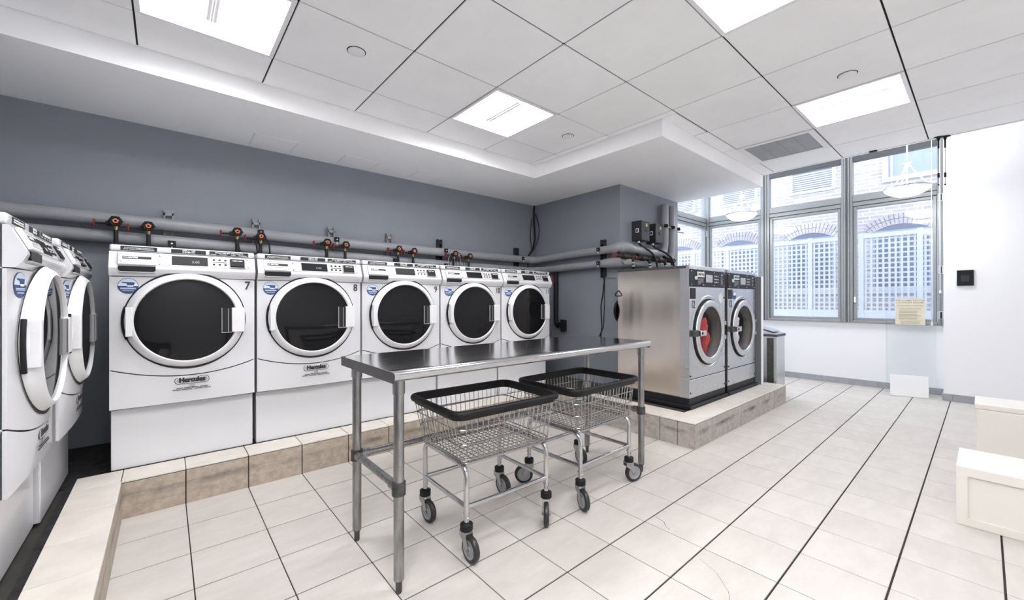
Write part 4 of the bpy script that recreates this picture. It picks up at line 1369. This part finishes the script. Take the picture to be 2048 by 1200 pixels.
def make_cart(label, loc, rz, rots, tape=False):
    t = thing('laundry_cart', label, 'laundry cart', loc, rz, 'wire laundry carts')
    bx, by = .245, .208
    RX, RY, ZR = .315, .238, .655
    part('rim_bumper', MB().sweep(rrect(RX, RY, .055, ZR, 6), [(.012, .018), (.002, .021), (-.010, .018), (-.012, -.002), (-.010, -.022), (-.004, -.024), (.002, -.010), (.014, -.007), (.018, .002), (.017, .012)]), RUBBER, t)
    def hs(z):
        k = (z - .43) / (ZR - .43)
        return .262 + (RX - .006 - .262) * k, .215 + (RY - .006 - .215) * k
    for z in (.585, .515, .445):
        hx, hy = hs(z)
        part('hoop_wire', MB().tube(rrect(hx, hy, .045, z, 5), .0031, 6, closed=True), WIRE, t)
    ZF = .424
    part('bottom_hoop', MB().tube(rrect(.257, .212, .02, ZF + .006, 4), .0034, 6, closed=True), WIRE, t)
    hx0, hy0 = hs(ZF + .01)
    hx1, hy1 = hs(ZR)
    def uw(i, n, along):
        if along == 'x':   # wire in a plane of constant x, crossing from -y to +y
            u0, u1 = -.245 + .49 * i / (n - 1), -.262 + .524 * i / (n - 1)
            return [(u1, -hy1, ZR - .01), (u0, -hy0 - .001, ZF + .014), (u0, -hy0 + .010, ZF), (u0, hy0 - .010, ZF), (u0, hy0 + .001, ZF + .014), (u1, hy1, ZR - .01)]
        u0, u1 = -.196 + .392 * i / (n - 1), -.195 + .39 * i / (n - 1)
        return [(-hx1, u1, ZR - .01), (-hx0 - .001, u0, ZF + .017), (-hx0 + .010, u0, ZF + .004), (hx0 - .010, u0, ZF + .004), (hx0 + .001, u0, ZF + .017), (hx1, u1, ZR - .01)]
    for i in range(18):
        part('wire', MB().tube(uw(i, 18, 'x'), 0.0022, 5, caps=False), WIRE, t)
    for i in range(13):
        part('wire', MB().tube(uw(i, 13, 'y'), 0.0022, 5, caps=False), WIRE, t)
    for sx in (-1, 1):
        x = sx * bx
        pts = [(x, -by, .15), (x, -by, .37), (x, -by + .008, .392), (x, -by + .030, .409), (x, -by + .05, .412), (x, by - .05, .412), (x, by - .030, .409), (x, by - .008, .392), (x, by, .37), (x, by, .15)]
        lf = part('leg_frame', MB().tube(pts, .0125, 14), CHROME, t)
        part('cross_bar', MB().cyl((x, -by, .232), (x, by, .232), .0105, 12), CHROME, t)
        bl = MB()
        for sy in (-1, 1):
            for z in (.185, .200):
                bl.lathe([(0, -.019), (.004, -.017), (.005, -.012)], 8, Matrix.Translation((x, sy * by, z)) @ Matrix.Rotation((z - .185) * 100, 4, 'Z'), 'y')
                bl.lathe([(0, -.019), (.004, -.017), (.005, -.012)], 8, Matrix.Translation((x, sy * by, z)) @ Matrix.Rotation(1.9 + (z - .185) * 100, 4, 'Z'), 'y')
        part('leg_bolts', bl, CHROME, lf)
    for sy in (-1, 1):
        part('cross_bar', MB().cyl((-bx, sy * by, .232), (bx, sy * by, .232), .0105, 12), CHROME, t)
        part('support_bar', MB().cyl((-bx, sy * (by - .03), .412), (bx, sy * (by - .03), .412), .007, 10), CHROME, t)
    k = 0
    for sx, sy in ((-1, -1), (1, -1), (-1, 1), (1, 1)):
        caster(t, sx * bx, sy * by, rots[k])
        k += 1
    if tape:
        part('yellow_tape', MB().box(bx + .0085, bx + .0125, -by - .006, -by + .006, .235, .34), YELLOW, t)
    return t
make_cart('wire laundry cart with thick black rim, the nearer one, yellow strip on leg', (1.198, -1.275, 0), math.radians(-2.5), [math.radians(a) for a in (-88, -132, -84, -84)], True)
make_cart('wire laundry cart with worn casters, the farther one by the right table legs', (1.925, -1.305, 0), math.radians(1.0), [math.radians(a) for a in (-113, -24, 138, -102)])

# ================================================================== FAR END: pendants, panels, boards, cords
def pendant(x, y, z, label):
    t = thing('pendant_light', label, 'pendant light', (x, y, z), group='glass bowl pendants by the windows')
    part('bowl', MB().lathe([(.0, -.085), (.05, -.082), (.10, -.070), (.15, -.045), (.18, -.018), (.193, .0), (.186, .0)], 40), BOWL, t, fix=False)
    part('rim_band', MB().lathe([(.193, .0), (.199, .002), (.199, .018), (.193, .020)], 40), CHROME, t)
    hub = part('hanger_hub', MB().cyl((0, 0, .245), (0, 0, .29), .018, 12).lathe([(0, .30), (.03, .295), (.034, .285), (.012, .278)], 16), TBAR, t)
    part('hanger_ring', MB().torus((0, 0, .325), .022, .004, 'y', 18, 6), TBAR, hub)
    for k in range(3):
        a = .5 + k * 2 * PI / 3
        c, s = math.cos(a), math.sin(a)
        part('arm', MB().tube(bez((.02 * c, .02 * s, .275), (.06 * c, .06 * s, .18), (.10 * c, .10 * s, .09), (.192 * c, .192 * s, .018), 10), .0045, 8), TBAR, t)
        part('arm_finial', MB().lathe([(0, -.012), (.009, 0), (0, .014)], 10, Matrix.Translation((.196 * c, .196 * s, .026))), TBAR, t)
    part('centre_stem', MB().cyl((0, 0, .0), (0, 0, .25), .007, 8), TBAR, t)
    part('rod', MB().cyl((0, 0, .345), (0, 0, 3.275 - z), .007, 8), TBAR, t)
    part('canopy', MB().lathe([(0, 3.255 - z), (.05, 3.262 - z), (.06, 3.28 - z)], 20), TBAR, t)
    return t
pendant(6.2, -.731, 2.392, 'lit glass bowl pendant hanging left of the windows, above washer 13')
pendant(6.2, -2.440, 2.408, 'lit glass bowl pendant hanging before the right window')

t = thing('acrylic_panel', 'clear acrylic panel standing before the right window wall', 'panel', (6.86, -2.409, 0))
part('sheet', MB().box(-.004, .004, -.22, .22, 0, 1.325), ACRYL, t)
part('top_edge', MB().box(-.005, .005, -.222, .222, 1.322, 1.329), GLASS, t)
part('side_edge', MB().box(-.005, .005, .212, .222, 0, 1.325), ACRYL, t)
t = thing('rules_sign', 'yellowed laundry room rules notice fixed on the acrylic panel', 'sign', (6.852, -2.4055, .862))
part('paper', MB().box(-.002, .0, -.131, .131, 0, .322), SIGNPAPER, t)
RS = (PI / 2, 0, -PI / 2)
for s_, z, b_, xs_ in ((.024, .297, 'WELCOME TO THE', 1.25), (.024, .270, 'LAUNDRY ROOM', 1.25), (.021, .233, 'AVAILABLE 24 HOURS', 1.12), (.017, .200, 'RULES & REGULATIONS', 1.05)):
    text('lettering', b_, SIGNINK, t, s_, (-.0026, 0, z), RS, xs=xs_, weight=.0002)
m = MB()
rr = random.Random(5)
for z in (.172, .163, .154, .145, .128, .119, .110, .101, .084, .076, .068, .036, .026, .014):
    y0 = .10 if z > .05 else .085
    y1 = -.105 + rr.uniform(0, .05) if z > .05 else -.085
    m.box(-.0025, -.002, y1, y0, z - .0018, z + .0018)
m.box(-.0025, -.002, -.10, .10, .054, .056)
m.box(-.0025, -.002, -.10, .10, .184, .186)
part('small_print', m, SIGNINK, t)

t = thing('white_board', 'small white board leaning low against the acrylic panel', 'board', (6.705, -2.41, 0), rot=(0, math.radians(5), math.radians(17)))
part('board', MB().rbox(-.012, .0, -.169, .169, .002, .255, .002, 1), PLYWHITE, t)

t = thing('wall_thermostat', 'black wall control in a white bezel on the right pier', 'thermostat', (6.78, -2.86, 1.414))
part('bezel', MB().rbox(-.02, 0, -.072, .072, -.095, .095, .012, 2), WHITE_PLASTIC, t)
part('screen', MB().rbox(-.026, -.018, -.064, .064, -.088, .088, .006, 2), BLACK, t)
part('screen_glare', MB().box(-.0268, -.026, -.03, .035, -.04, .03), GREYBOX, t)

for x, y, lb in ((5.137, -2.736, 'left'), (5.137 + .02, -2.775, 'right')):
    t = thing('pull_cord', 'short black pull cord hanging from the ceiling edge, the %s of two' % lb, 'cord', (x - .01, y, H), group='black pull cords')
    part('bracket', MB().lathe([(0, -.035), (.008, -.03), (.012, -.012), (.035, -.004), (.035, 0)], 14), BLACK, t)
    part('cord', MB().cyl((0, 0, -.42), (0, 0, -.03), .0022, 6), PRINT_GREY, t)
    part('grip', MB().cyl((0, 0, -.10), (0, 0, -.03), .006, 8).cyl((0, 0, -.36), (0, 0, -.32), .008, 8).cyl((0, 0, -.43), (0, 0, -.42), .006, 8), BLACK, t)
t = thing('ceiling_clip', 'small black clip at the ceiling edge above the right pendant', 'clip', (5.125, -2.30, H))
part('clip', MB().rbox(-.02, .02, -.03, .03, -.012, 0, .004, 1), BLACK, t)
for y, z1, lb, r in ((-2.585, .88, 'longer', .004), (-2.655, 1.27, 'shorter', .006)):
    t = thing('blind_wand', 'white blind cord before the right window, the %s of two' % lb, 'cord', (6.98, y, 0), group='white blind cords')
    part('cord', MB().cyl((0, 0, z1), (0, 0, 3.27), r, 8), PRINT_WHITE, t)
    part('tassel', MB().lathe([(0, -.03), (.010, -.02), (.009, .0), (.003, .03)], 10, Matrix.Translation((0, 0, z1))), PRINT_WHITE, t)

# cream framed cabinet seen edge-on at the right border
t = thing('cream_cabinet', 'cream framed low cabinet cut off by the right edge, standing on the floor', 'cabinet', (3.05, -3.14, 0))
m = MB()
for y0, y1 in ((-.24, -.20), (.20, .24)):
    m.box(0, .03, y0, y1, .0, .30)
m.box(0, .03, -.20, .20, .0, .04).box(0, .03, -.20, .20, .255, .30)
part('front_frame', m, CREAM, t)
part('door_panel', MB().box(.012, .02, -.20, .20, .04, .255), CREAM, t)
part('carcass', MB().box(.03, .40, -.24, .24, .0, .30), CREAM, t)
t = thing('cream_stool', 'cream slab-sided stool behind the cream cabinet at the right edge', 'stool', (4.35, -3.14, 0))
part('seat', MB().rbox(0, .36, -.19, .19, .38, .42, .008, 2), CREAM, t)
part('side_panel', MB().rbox(0, .03, -.18, .18, 0, .38, .004, 1), CREAM, t)
part('side_panel', MB().rbox(.33, .36, -.18, .18, 0, .38, .004, 1), CREAM, t)
